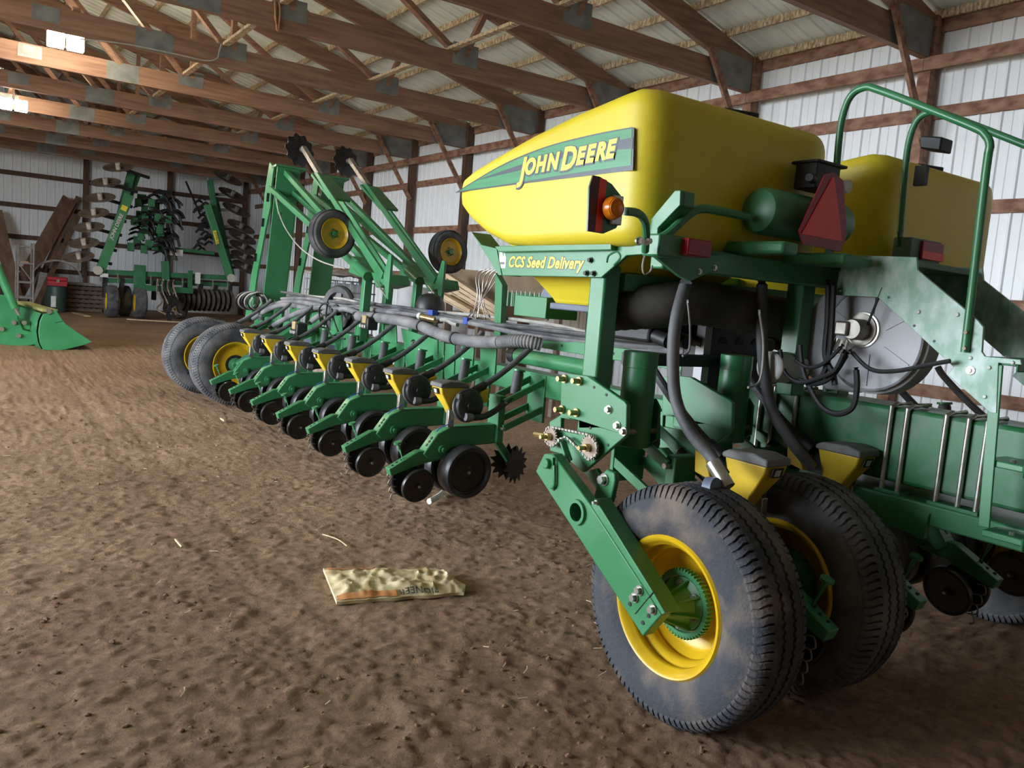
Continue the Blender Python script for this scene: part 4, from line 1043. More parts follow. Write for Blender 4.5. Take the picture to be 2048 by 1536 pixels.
# air manifold and dark ducts below the tanks
MB().box((3.1, 3.2, 1.50), (5.0, 3.75, 1.645)).build('air_manifold', BLACK, WNG, bevel=0.02)
for k in range(9): MB().cyl((3.15 + 0.14 * k, 3.2, 1.54), (3.15 + 0.14 * k, 3.1, 1.52), 0.04, 12).build('manifold_outlet', BLACK, WNG)
MB().box((2.78, 2.98, 1.40), (4.2, 3.05, 1.46)).build('dark_rail', BLACK, WNG)
MB().tube([(2.66, 3.10, 1.66), (2.80, 2.86, 1.70), (2.98, 2.80, 1.73), (3.2, 2.8, 1.72), (3.5, 2.8, 1.70), (3.75, 2.75, 1.68)], 0.105, 18, 6, rib=0.004, ribp=0.05).build('blower_duct', DUCT, WNG, ang=20)
MB().box((3.46, 3.1, 1.16), (3.95, 3.3, 1.62)).build('valve_cabinet', BLACK, WNG, bevel=0.02)
MB().box((3.40, 3.08, 1.30), (3.455, 3.14, 1.62)).build('cabinet_edge', FANG, WNG)
MB().cyl((3.42, 2.66, 1.44), (3.66, 2.66, 1.44), 0.08, 24).build('oil_jug', WHITE, WNG, bevel=0.015)
MB().lathe([(0.0, 0.06), (0.05, 0.05), (0.07, 0.02), (0.07, 0.0)], (3.66, 2.66, 1.44), (1, 0, 0), 20).build('jug_cap', GREEN, WNG)
# hoses that drop from the tanks to the hoppers
DH = [([(2.732,2.620,1.816), (2.652,2.580,1.646), (2.627,2.550,1.471), (2.619,2.500,1.302), (2.639,2.420,1.179), (2.679,2.330,1.090), (2.686,2.250,1.021)], 0.028, HOSE),
      ([(3.348,2.700,1.871), (3.358,2.680,1.648), (3.378,2.650,1.425), (3.414,2.600,1.230), (3.445,2.500,1.095), (3.539,2.420,0.968)], 0.028, HOSE),
      ([(3.227,2.600,1.721), (3.289,2.600,1.553), (3.267,2.580,1.383), (3.160,2.560,1.349)], 0.006, CABLE),
      ([(2.627,2.500,1.737), (2.658,2.500,1.630), (2.668,2.500,1.522), (2.631,2.500,1.495)], 0.005, HOSE_L)]
for p, r_, m_ in DH: MB().tube(p, r_, 12, 6).build('drop_hose', m_, WNG)
MB().cyl((2.653,2.290,1.068), (2.660,2.200,0.982), 0.032, 14).build('hose_coupler', ZINC, WNG)
MB().cyl((2.581,2.240,0.977), (2.587,2.200,0.982), 0.045, 22).build('meter_motor', BLUEG, WNG)
# row-unit drive boxes and the upright spoked wheel on the wing
for (c, s_) in (((3.600,9.843,1.059), 0.07), ((3.620,7.863,1.281), 0.06)):
    bx_ = MB().box((c[0]-s_, c[1]-s_*1.6, c[2]-s_), (c[0]+s_, c[1]+s_*1.6, c[2]+s_*1.2)).build('drive_motor', BLACK, WNG, bevel=0.015)
    MB().box((c[0]-s_*1.25, c[1]-s_*1.1, c[2]+s_*0.1), (c[0]-s_*0.6, c[1]+s_*0.4, c[2]+s_*1.5)).build('motor_cover', TANM, bx_, bevel=0.01)
    for k in range(3): MB().cyl((c[0]-s_*1.3, c[1]-s_+k*s_*0.9, c[2]-s_*0.4), (c[0]-s_*0.7, c[1]-s_+k*s_*0.9, c[2]-s_*0.4), s_*0.3, 10).build('motor_fitting', CABLE, bx_)
wc = Vector((4.000,9.586,1.362)); wax = Vector((1, 0.35, 0)).normalized()
sw_ = MB().lathe([(0.2, -0.035), (0.265, -0.04), (0.288, -0.015), (0.288, 0.015), (0.265, 0.04), (0.2, 0.035), (0.19, 0.0)], wc, -wax, 44, True).build('spoked_wheel', GAUGE, WNG)
a_, b_, d_ = frame_of(-wax)
for k in range(5):
    t = 2*pi*k/5 + 0.3; e = a_*cos(t) + b_*sin(t)
    MB().bar(wc + e*0.03, wc + e*0.21, 0.09, 0.03, tuple(d_)).build('spoke', GREYP, sw_)
MB().cyl(wc - d_*0.04, wc + d_*0.06, 0.05, 16).build('wheel_hub', BLACK, sw_)
MB().bar((wc.x, wc.y, wc.z), (wc.x - 0.05, wc.y - 0.1, 1.08), 0.05, 0.06).build('wheel_stay', BLACK, WNG)
for p in ([(3.700,9.425,1.217), (3.750,9.602,1.329), (3.800,9.610,1.404), (3.850,9.544,1.417)], [(3.800,9.467,1.412), (3.700,9.237,1.230), (3.650,8.937,1.076), (3.650,8.530,1.066)], [(3.800,9.318,1.360), (3.750,9.116,1.241), (3.700,8.859,1.130)]):
    MB().tube(p, 0.010, 8, 6).build('motor_cable', BLACK, WNG)
# black rubber boot, brass valve with white cap
MB().lathe([(0.15, -0.16), (0.165, -0.05), (0.155, 0.05), (0.12, 0.12), (0.05, 0.15), (0.0, 0.152)], (4.300,7.819,1.493), (0, 0, 1), 24).build('rubber_boot', GAUGE, WNG)
vv = MB().cyl((3.850,7.171,1.416), (3.900,6.956,1.399), 0.032, 14).build('brass_valve', BRASS, WNG)
MB().cyl((3.840,7.194,1.419), (3.850,7.160,1.417), 0.036, 18).build('valve_cap', WHITE, WNG)
MB().box((3.88, 7.0, 1.44), (3.94, 7.1, 1.49)).box((3.88, 6.35, 1.40), (3.93, 6.42, 1.46)).build('blue_tap', BLUEW, WNG)
MB().tube([(3.900,6.878,1.405), (3.900,6.754,1.413), (3.900,6.638,1.389), (3.900,6.545,1.382)], 0.02, 8, 4).build('elbow_pipe', CABLE, WNG)
# ---- row markers, folded up over the wing
def marker(dx, dy, wheel_at):
    T = lambda p: (p[0] + dx, p[1] + dy, p[2])
    def PR(pts, x0, x1): return MB().prism([(a + dy, c) for a, c in pts], 'x', x0 + dx, x1 + dx)
    fl = [(11.918,3.303), (11.730,3.218), (11.818,2.918), (11.805,2.679), (11.980,2.345), (12.264,1.727), (12.476,1.008), (12.778,0.986), (12.531,1.721), (12.189,2.349), (12.049,2.975)]
    post = PR(fl, 3.80, 3.83).build('marker_post', GREEN, WNG, bevel=0.004)
    p0, p1 = (4.000,13.029,0.978), (4.000,12.267,3.212)
    MB().bar(T((3.98, 12.05, 1.0)), T((3.98, 11.62, 3.22)), 0.32, 0.03, (0, 1, 0)).build('post_web', GREEN, post)
    MB().bar(T((4.14, 12.15, 1.0)), T((4.14, 11.72, 3.22)), 0.03, 0.22, (0, 1, 0)).build('post_flange', GREEN, post)
    MB().bar(T((4.02, 11.80, 3.22)), T((4.02, 11.62, 3.24)), 0.44, 0.03).build('post_cap', GREEN, post)
    for (a, c) in ((11.858,2.800), (12.033,2.452), (12.311,1.947), (12.523,1.382)):
        MB().bar((3.797 + dx, a + dy + 0.01, c - 0.06), (3.797 + dx, a + dy - 0.01, c + 0.06), 0.006, 0.07, (1, 0, 0)).build('slot', BLACK, post)
    # parallel struts
    for q0, q1, w in (((3.820,11.882,2.939), (3.820,8.411,1.783), 0.075), ((4.100,11.825,2.946), (4.100,8.763,1.859), 0.07), ((3.950,11.747,3.207), (3.950,8.476,1.820), 0.075)):
        MB().bar(T(q0), T(q1), 0.07, w).build('marker_strut', GREEN, WNG, bevel=0.008)
    # main tapered arm
    a1 = [(9.947,2.996), (9.830,2.987), (7.815,1.822), (7.853,1.754), (8.006,1.802)]
    am = PR(a1, 3.72, 3.75).build('marker_arm', GREEN, WNG, bevel=0.004)
    a2 = [(10.095,2.881), (9.962,2.873), (8.189,1.819), (8.282,1.773)]
    PR(a2, 3.98, 4.01).build('arm_rail', GREEN, am, bevel=0.004)
    q0, q1 = (3.860,10.056,2.982), (3.860,9.404,2.655)
    MB().bar(T(q0), T(q1), 0.26, 0.03).build('arm_web', GREEN, am)
    q0, q1 = (3.860,10.730,3.391), (3.860,10.092,2.997)
    MB().bar(T(q0), T(q1), 0.06, 0.06).build('extension_rod', STEEL, am)
    # notched disc at the tip
    c = Vector(T((3.900,10.933,3.392))); axd = Vector((0.25, -1, 0.15)).normalized(); a_, b_, d_ = frame_of(axd)
    vs = []; n = 40
    for s in (-1, 1):
        for k in range(n):
            r = 0.225 if k % 4 < 2 else 0.195
            e = a_*cos(2*pi*k/n) + b_*sin(2*pi*k/n); vs.append(c + e*r + d_*(0.004*s - 0.03))
    vs += [c + d_*0.015, c + d_*0.022]
    fs = [(k, (k+1) % n, n + (k+1) % n, n + k) for k in range(n)] + [(k, (k+1) % n, 2*n) for k in range(n)] + [(n + (k+1) % n, n + k, 2*n + 1) for k in range(n)]
    ds = MB().add(vs, fs).build('marker_disc', DISC, WNG)
    MB().cyl(c - d_*0.02, c + d_*0.05, 0.035, 12).build('disc_hub', STEEL, ds)
    # pivot bracket and legs
    pv = PR([(8.789,1.992), (8.644,1.948), (8.282,1.817), (8.322,1.735), (8.847,1.805)], 3.78, 4.05).build('pivot_bracket', GREEN, WNG, bevel=0.008)
    q0, q1 = (3.750,8.549,1.884), (3.750,8.243,1.771); MB().cyl(T(q0), T(q1), 0.055, 14).build('pivot_cylinder', GREEN, WNG)
    PR([(8.155,1.820), (7.778,1.803), (7.729,1.702), (8.009,1.660)], 3.74, 4.0).build('pivot_bracket', GREEN, WNG, bevel=0.008)
    for x0 in (3.80, 4.06):
        MB().bar(T((x0, 8.42, 1.06)), T((x0, 8.36, 1.78)), 0.09, 0.09, (0, 1, 0)).build('marker_leg', GREEN, WNG, bevel=0.008)
    tp = [(7.585,2.009), (7.527,1.999), (7.542,1.549), (7.590,1.567), (7.680,1.786)]
    PR(tp, 3.66, 3.69).build('stop_plate', GREEN, WNG, bevel=0.003)
    q0, q1 = (3.700,7.928,1.729), (3.690,7.635,1.571); MB().cyl(T(q0), T(q1), 0.010, 8).build('stop_rod', ZINC, WNG)
    # small wheel
    wc = Vector(wheel_at); ax = Vector((0.12, -1, 0.05)).normalized()
    Rr, rim, h = 0.265, 0.165, 0.075
    prof = [(rim, -h*0.8), (rim + 0.03, -h), (Rr - 0.03, -h*0.95), (Rr - 0.008, -h*0.7), (Rr, -h*0.3), (Rr, h*0.3), (Rr - 0.008, h*0.7), (Rr - 0.03, h*0.95), (rim + 0.03, h), (rim, h*0.8)]
    tw = MB().lathe(prof, wc, ax, 48, True).build('marker_wheel', RUBBER, WNG)
    gr = MB()
    for z in (-0.045, -0.015, 0.015, 0.045): gr.lathe([(Rr - 0.004, z - 0.008), (Rr + 0.005, z - 0.006), (Rr + 0.005, z + 0.006), (Rr - 0.004, z + 0.008)], wc, ax, 48)
    gr.build('tire_ribs', RUBBER, tw)
    MB().lathe([(rim + 0.006, h*0.85), (rim, h*0.95), (rim - 0.015, h*0.6), (rim - 0.03, h*0.45), (0.05, h*0.5), (0.045, h*0.3), (0.0, h*0.3)], wc, ax, 40).build('rim', RIMY, tw)
    a_, b_, d_ = frame_of(ax)
    hb = MB().cyl(wc + d_*0.02, wc + d_*0.07, 0.028, 12)
    for k in range(5):
        e = a_*cos(2*pi*k/5) + b_*sin(2*pi*k/5); hb.cyl(wc + e*0.05 + d_*0.03, wc + e*0.05 + d_*0.05, 0.012, 6)
    hb.build('wheel_hub', GREEN, tw)
marker(0.0, 0.0, (3.550,8.824,2.213))
marker(0.8, 0.33, (5.200,9.087,2.168))
MB().tube([(3.780,11.478,2.779), (3.750,11.253,2.562), (3.700,10.791,2.324), (3.700,10.231,2.081), (3.700,9.526,1.919), (3.750,8.878,1.845)], 0.009, 6, 8).build('white_cable', CABLE, WNG)
MB().bar((3.800,11.539,2.785), (3.770,11.268,2.545), 0.04, 0.06).build('cable_stay', GREEN, WNG)


# ================================================================== disk ripper with folded wings, at the far end
YR = 24.8
GRZ = ground(4, YR)
rip = thing('disk_ripper', (4.9, YR, GRZ), 'green disk ripper with both disc wings folded up by the end wall', 'tillage implement')
DGREEN = mat('dull_green_paint', (0.03, 0.17, 0.07), (0.02, 0.12, 0.05), 5, rough=0.5)
BLADE = mat('worn_disc_steel', (0.30, 0.22, 0.16), (0.16, 0.13, 0.11), 6, rough=0.42, metal=0.35)
BLADED = mat('dark_disc_steel', (0.10, 0.075, 0.06), (0.18, 0.15, 0.13), 6, rough=0.45, metal=0.4)
HUBW = mat('pale_hub_cap', (0.7, 0.6, 0.52), (0.5, 0.42, 0.36), 9, rough=0.4)
def blade(c, ax, r, m_, hubm):
    c = Vector(c); ax = Vector(ax).normalized()
    o = MB().lathe([(0.0, -0.06), (r*0.5, -0.04), (r, 0.0), (r, 0.008), (r*0.5, -0.03), (0.0, -0.05)], c, ax, 28).build('disc_blade', m_, rip)
    MB().cyl(c - ax*0.06, c + ax*0.12, 0.062, 10).build('disc_hub', hubm, o)
    return o
def BR(p0, p1, w, h, name='frame_bar', m_=None, up=(0, 1, 0)): return MB().bar(p0, p1, w, h, up).build(name, m_ or DGREEN, rip, bevel=0.01)
BR((3.431,24.800,1.430), (6.995,24.800,1.538), 0.14, 0.14, up=(0, 0, 1))
BR((3.615,25.000,1.211), (6.948,25.000,1.325), 0.14, 0.12, up=(0, 0, 1))
BR((4.362,24.600,1.090), (5.817,24.600,1.083), 0.14, 0.16, up=(0, 0, 1))
BR((4.431,25.400,2.271), (6.576,25.400,2.214), 0.1, 0.1, up=(0, 0, 1))
for xx in (910, 1075, 1290):
    pass
BR((4.421,24.700,1.701), (4.431,24.700,0.922), 0.3, 0.1)
BR((5.064,24.700,1.863), (5.115,24.700,1.139), 0.2, 0.1)
BR((5.757,24.700,1.663), (5.756,24.700,1.075), 0.12, 0.1)
# left wing
wl_ = BR((3.417,24.700,1.410), (4.100,24.700,3.572), 0.24, 0.12, 'wing_arm', GREEN)
BR((3.782,25.000,2.204), (4.192,25.000,4.220), 0.2, 0.14, 'wing_arm', DGREEN)
BR((3.652,25.100,1.859), (4.384,25.200,4.160), 0.14, 0.14, 'wing_arm', DGREEN)
MB().cyl((3.358,24.550,1.470), (3.393,24.800,1.468), 0.12, 16).build('pivot_pin', ZINC, rip)
# letters on the arm
q0, q1 = Vector((3.654,24.620,2.333)), Vector((3.840,24.620,2.842))
u_ = (q1 - q0).normalized(); v_ = Vector((-u_.z, 0, u_.x))
fm = lambda s, t, h: tuple(q0 + u_*s + v_*t + Vector((0, -h, 0)))
m = MB(); add_text(m, 'JOHN DEERE', 0.135, fm, 1.0, 0.2, 0.003, 0.0, -0.05, 0.02, 0.95); m.build('arm_lettering', WHITE, rip, ang=5)
MB().bar(q1 + u_*0.30 + Vector((0, -0.02, 0)), q1 + u_*0.44 + Vector((0, -0.02, 0)), 0.15, 0.01, (0, 1, 0)).build('arm_emblem', YD, rip)
# right wing
BR((6.878,24.700,1.532), (6.138,24.700,3.563), 0.2, 0.12, 'wing_arm', GREEN)
BR((6.639,25.000,2.399), (6.272,25.000,4.290), 0.15, 0.14, 'wing_arm', DGREEN)
BR((7.083,25.200,1.579), (6.506,25.200,3.808), 0.12, 0.12, 'wing_arm', DGREEN)
BR((6.352,24.600,2.850), (6.465,24.600,2.469), 0.10, 0.02, 'arm_stripe', YD)
q0, q1 = Vector((6.374,24.580,2.808)), Vector((6.459,24.580,2.490))
u_ = (q1 - q0).normalized(); v_ = Vector((-u_.z, 0, u_.x))
fm2 = lambda s, t, h: tuple(q0 + u_*s + v_*t + Vector((0, -h, 0)))
m = MB(); add_text(m, 'JOHN DEERE', 0.09, fm2, 1.0, 0.0, 0.0, 0.0, -0.03, 0.0, 1.0); m.build('arm_lettering', DK, rip, ang=5)
MB().cyl((6.867,24.550,1.535), (6.937,24.800,1.534), 0.12, 16).build('pivot_pin', ZINC, rip)
for q in ((2.902,24.600,1.786), (3.014,24.600,2.158), (3.129,24.600,2.587), (3.230,24.600,2.972), (3.378,24.600,3.391), (3.498,24.600,3.807), (3.792,24.600,4.239)):
    blade(q, (-0.25, -0.4, 1.0), 0.38, BLADE, HUBW)
    MB().bar(q, (q[0] + 0.85, q[1] + 0.4, q[2] - 0.12), 0.06, 0.08).build('disc_stalk', BLACK, rip)
for q in ((6.928,25.000,3.964), (7.057,25.000,3.536), (7.211,25.000,3.063), (7.270,25.000,2.754), (7.305,25.000,2.464), (7.353,25.000,2.174), (7.398,25.000,1.883), (6.832,25.200,4.427)):
    blade(q, (0.25, -0.5, 1.0), 0.42, BLADED, STEEL)
    MB().bar(q, (q[0] - 0.5, q[1] + 0.2, q[2] - 0.05), 0.06, 0.08).build('disc_stalk', BLACK, rip)
# ripper shanks, springs and brackets on the folded left wing and the centre
RS = random.Random(5)
for k in range(110):
    t = (k % 37) / 36
    bx0 = Vector((4.423,25.100,2.099)).lerp(Vector((4.616,25.100,3.683)), t) + Vector((RS.uniform(-0.25, 0.75), RS.uniform(-0.1, 0.5), RS.uniform(-0.1, 0.1)))
    if k % 3 == 2:
        MB().box((bx0.x - 0.1, bx0.y, bx0.z - 0.12), (bx0.x + 0.08, bx0.y + 0.05, bx0.z + 0.1)).build('shank_bracket', DGREEN, rip, bevel=0.01)
    else:
        MB().tube([bx0, bx0 + Vector((0.18, 0, 0.1)), bx0 + Vector((0.33, 0.02, 0.02)), bx0 + Vector((0.4, 0.02, -0.16 + RS.uniform(-0.1, 0.1)))], 0.035, 7, 3).build('shank', BLACK, rip)
for k in range(22):
    bx0 = Vector((RS.uniform(-0.15, 0.2), RS.uniform(0, 0.4), 0)) + Vector((6.364,25.100,2.284)).lerp(Vector((6.181,25.100,3.717)), k / 21)
    MB().tube([bx0, bx0 + Vector((-0.12, 0, 0.06)), bx0 + Vector((-0.24, 0, -0.06))], 0.035, 7, 3).build('shank', BLACK, rip)
for k in range(11):
    q = Vector((5.560,24.900,0.813)).lerp(Vector((6.940,24.900,0.853)), k / 10)
    blade((q.x, 25.0, q.z), (1.0, 0.25, 0.0), 0.33, BLADED, STEEL)
for k in range(9):
    x0 = 3.45 + k * 0.42
    MB().tube([(x0, 24.72, 1.42), (x0, 24.70, 1.36), (x0, 24.70, 1.18)], 0.022, 6).build('u_bolt', ZINC, rip)
    MB().box((x0 + 0.1, 24.9, 0.75), (x0 + 0.2, 25.1, 1.3)).build('shank', BLACK, rip)
for q in ((3.726,24.700,0.751), (4.439,24.700,0.626), (4.161,25.400,0.744), (5.721,25.600,0.653)):
    c = (q[0], q[1], GRZ + 0.44)
    t_ = MB().lathe(tire_profile(0.44, 0.24, 0.28), c, (1, 0, 0), 40, True).build('carriage_tire', RUBBER, rip)
    MB().lathe([(0.24, 0.12), (0.2, 0.08), (0.0, 0.08)], c, (-1, 0, 0), 24).build('rim', RIMY, t_)
# hitch: drawbar jack, hoses, decals
BR((5.064,24.000,0.701), (5.096,24.000,0.049), 0.1, 0.1, 'hitch_jack', BLACK)
MB().bar((5.1, 24.8, 0.95), (5.15, 23.6, 0.75), 0.16, 0.16).build('drawbar', BLACK, rip)
for k in range(7):
    x0 = 4.85 + 0.07*k
    MB().tube([(x0, 24.5, 1.35), (x0 - 0.05, 24.3, 1.0 + 0.03*k), (x0 + 0.06, 24.15, 0.75), (x0 + 0.1*((k % 3) - 1), 24.0, 0.55), (x0 + 0.12, 23.9, 0.42 + 0.05*(k % 2))], 0.022, 6, 4).build('hitch_hose', BLACK if k % 2 else RUST, rip)
MB().box((5.86, 24.55, 1.3), (6.0, 24.57, 1.62)).build('caution_label', WHITE, rip)
MB().box((3.42, 24.6, 1.3), (3.62, 24.62, 1.4)).build('caution_label', WHITE, rip)
MB().bar((5.311,25.300,2.140), (5.668,25.300,2.138), 0.02, 0.18, (0, 0, 1)).build('cross_plate', WHITE, rip)
MB().cyl((5.840,26.000,4.252), (6.094,25.200,3.273), 0.03, 8).build('wing_cylinder_rod', BLACK, rip)

# ================================================================== loader bucket at the left
buck = thing('loader_bucket', (1.5, 17.2, ground(1.5, 17)), 'green loader bucket with side plate and arm, resting on the dirt', 'loader bucket')
TANL = mat('faded_yellow_lip', (0.3, 0.3, 0.1), (0.36, 0.34, 0.13), 5, rough=0.6)
BG = mat('bucket_green_paint', (0.03, 0.2, 0.07), (0.05, 0.26, 0.1), 3, rough=0.4)
sp = [(1.488,-0.010), (1.733,0.014), (2.129,0.135), (2.272,0.201), (2.020,0.372), (1.826,0.515), (1.767,0.592), (1.663,0.766), (1.459,0.676), (1.412,0.546), (1.390,0.347), (1.418,0.149)]
MB().prism(sp, 'y', 17.08, 17.12).build('side_plate', BG, buck, bevel=0.008)
sk = [(p[0] - 0.25, p[1]) for p in sp]
MB().prism(sk, 'y', 19.3, 19.34).build('side_plate', BG, buck)
def sheet(prof, y0, y1, shx, th, name, m_):
    mb = MB(); n = len(prof); vs = []; fs = []
    for yy, dx in ((y0, 0.0), (y1, shx)):
        for x, z in prof: vs.append((x + dx, yy, z))
        for x, z in prof: vs.append((x + dx - th, yy, z + th * 0.6))
    for k in range(n - 1):
        fs += [(k, k+1, 2*n+k+1, 2*n+k), (n+k+1, n+k, 3*n+k, 3*n+k+1)]
    fs += [(0, 2*n, 3*n, n), (n-1, 2*n-1, 4*n-1, 3*n-1)]
    return mb.add(vs, fs).build(name, m_, buck)
sheet([sp[8], sp[9], sp[10], sp[11], sp[0]], 17.1, 19.32, -0.25, 0.03, 'back_sheet', BG)
sheet([sp[0], sp[1], sp[2], sp[3]], 17.1, 19.32, -0.25, 0.03, 'floor_sheet', BG)
MB().bar((1.582,17.100,0.757), (1.521,17.100,0.722), 0.1, 0.1).build('corner_weld', ZINC, buck)
q0 = Vector((1.570,17.100,0.746)); MB().bar(q0, (q0.x - 0.30, 19.3, q0.z + 0.02), 0.26, 0.05).build('top_lip', TANL, buck, bevel=0.006)
MB().bar((1.645,17.070,0.542), (1.752,17.070,0.572), 0.01, 0.02, (0, 1, 0)).build('weld_mark', GREEN, buck)
# quick-attach frame and arm behind it
qa = [(0.817,0.966), (0.987,0.948), (1.125,0.756), (1.102,0.554), (1.192,0.341), (1.355,0.304), (1.396,0.072), (1.072,0.018), (0.645,0.106), (0.639,0.870)]
MB().prism(qa, 'y', 17.55, 17.7).build('quick_attach', BG, buck, bevel=0.02)
MB().prism([(p[0] - 0.2, p[1]) for p in qa], 'y', 18.8, 18.95).build('quick_attach', BG, buck, bevel=0.02)
MB().box((0.7, 17.6, 0.35), (1.3, 18.9, 0.5)).build('attach_tube', BG, buck)
cy = MB().cyl((0.728,17.300,1.526), (1.033,17.300,0.754), 0.07, 16).build('tilt_cylinder', BG, buck)
MB().cyl((1.033,17.300,0.754), (1.101,17.300,0.631), 0.03, 12).build('cylinder_rod', ZINC, cy)
MB().bar((0.584,17.800,1.083), (1.031,17.800,0.275), 0.16, 0.3, (0, 1, 0)).build('loader_arm', DGREEN, buck, bevel=0.02)
for q in ((1.036,17.500,0.472), (1.196,17.500,0.479), (1.112,17.500,0.238), (0.849,17.500,0.349)): MB().cyl(q, (q[0], q[1] + 0.06, q[2]), 0.04, 12).build('pin_head', ZINC, buck)

# ================================================================== stored odds and ends along the end wall
GY = 26.6
gz = ground(2, GY)
sc_ = thing('scaffold_frame', (1.9, GY, gz), 'grey steel scaffold frame standing before the end wall', 'scaffold')
PAINTG = mat('grey_scaffold_paint', (0.4, 0.38, 0.36), (0.3, 0.27, 0.25), 8, rough=0.6)
pa, pb_, pc, pd = (1.651,26.600,1.991), (1.720,26.600,0.492), (2.023,26.600,2.071), (2.093,26.600,0.471)
for a0 in (pa, pc):
    for dy in (0.0, 0.8): MB().cyl((a0[0], GY + dy, gz), (a0[0], GY + dy, a0[2]), 0.025, 10).build('frame_leg', PAINTG, sc_)
for fz in (0.02, 0.28, 0.58, 0.82):
    for dy in (0.0, 0.8):
        z = pa[2] * (1 - fz) + gz * fz
        MB().cyl((pa[0], GY + dy, z), (pc[0], GY + dy, z), 0.022, 8).build('rung', PAINTG, sc_)
MB().cyl((pa[0], GY, pa[2]*0.72 + gz*0.28), (pc[0], GY, pa[2]*0.42 + gz*0.58), 0.015, 8).build('diagonal_brace', PAINTG, sc_)
MB().box((pa[0] + 0.05, GY, 1.5), (pa[0] + 0.25, GY + 0.5, 1.55)).build('tray', PALEW, sc_)
DARKW = mat('dark_pallet_wood', (0.10, 0.07, 0.05), (0.17, 0.12, 0.09), 4, rough=0.85)
# pallets, each its own thing
def pallet(x, y, z, label):
    p = thing('pallet', (x, y, z), label, 'pallet', 'pallets by the end wall')
    for k in range(3): MB().box((x - 0.55, y - 0.5 + 0.45*k, z), (x + 0.55, y - 0.4 + 0.45*k, z + 0.09)).build('stringer', DARKW, p)
    for k in range(3): MB().box((x - 0.55 + 0.02, y - 0.5, z + 0.0), (x + 0.55, y - 0.49, z + 0.001)).build('shim', GREYW, p) if False else None
    for k in range(7):
        x0 = x - 0.55 + k * 0.168
        MB().box((x0, y - 0.52, z + 0.09), (x0 + 0.1, y + 0.52, z + 0.11)).build('deck_board', DARKW, p)
    return p
pz0 = ground(3.2, 27.2)
plabels = ['bottom wooden pallet of the stack beside the disk ripper', 'second wooden pallet from the floor in the stack', 'third wooden pallet from the floor in the stack', 'fourth wooden pallet from the floor in the stack', 'fifth wooden pallet from the floor in the stack', 'top wooden pallet under the grey sheets']
for k in range(6): pallet(3.25 + 0.03 * ((k * 7) % 3), 27.3, pz0 + 0.01 + k * 0.125, plabels[k])
for k, (a0, a1, lab) in enumerate(((2.62, 3.75, 'weathered grey sheet lying on the pallet stack'), (2.7, 3.6, 'narrower grey sheet on top of the pallet stack'))):
    s_ = MB().prism([(a0, 26.75), (a1, 26.72), (a1 - 0.05, 27.6), (a0 + 0.1, 27.65)], 'z', pz0 + 0.765 + k*0.035, pz0 + 0.79 + k*0.035).build('metal_sheet', PAINTG, bevel=0.003)
    tag(s_, lab, 'sheet', 'sheets on the pallets')
# red box on a dark drum
dr = MB().lathe([(0.0, 0.0), (0.24, 0.0), (0.25, 0.02), (0.25, 0.35), (0.255, 0.37), (0.25, 0.39), (0.25, 0.7), (0.23, 0.72), (0.0, 0.72)], (2.56, 26.2, ground(2.5, 26.2)), (0, 0, 1), 24).build('dark_drum', mat('dark_green_drum', (0.02, 0.05, 0.04), (0.03, 0.06, 0.05), 5, rough=0.5)); tag(dr, 'dark green steel drum carrying a red box', 'drum')
MB().box((2.40, 25.94, 0.36), (2.52, 25.955, 0.66)).build('drum_label', WHITE, dr)
rb_ = thing('red_toolbox', (2.56, 26.2, ground(2.5, 26.2) + 0.72), 'small red metal toolbox standing on the dark drum', 'toolbox')
z0 = ground(2.5, 26.2) + 0.72
REDP = mat('red_toolbox_paint', (0.42, 0.02, 0.03), (0.3, 0.02, 0.03), 8, rough=0.4)
MB().box((2.33, 26.0, z0), (2.80, 26.4, z0 + 0.14)).build('box_body', REDP, rb_, bevel=0.012)
MB().box((2.32, 25.99, z0 + 0.145), (2.81, 26.41, z0 + 0.25)).build('box_lid', REDP, rb_, bevel=0.02)
MB().box((2.53, 25.975, z0 + 0.1), (2.60, 25.99, z0 + 0.18)).build('latch', ZINC, rb_)
# planks leaning on the end wall
PLANKW = mat('dark_brown_plank', (0.13, 0.07, 0.045), (0.22, 0.13, 0.085), 3, rough=0.8, stretch=(2, 2, 0.7))
LP = [((2.338,28.600,1.852), (3.169,29.300,3.556), 0.42, 'wide brown plank leaning against the end wall post'), ((2.700,28.900,1.885), (3.431,29.500,3.671), 0.14, 'narrow plank leaning beside the wide brown one'), ((2.974,28.600,2.096), (3.420,29.200,3.089), 0.14, 'short plank leaning lowest by the wall post'), ((1.495,28.300,1.463), (1.216,29.200,2.962), 0.35, 'dark board leaning at the far corner of the end wall')]
for p0, p1, w_, lab in LP:
    d = Vector(p1) - Vector(p0); p0 = Vector(p0) + d * ((ground(p0[0], p0[1]) - p0[2]) / d.z)
    o = MB().bar(p0, p1, w_, 0.05, (0, 1, 0.3)).build('leaning_plank', PLANKW, bevel=0.004); tag(o, lab, 'plank', 'planks leaning on the end wall')
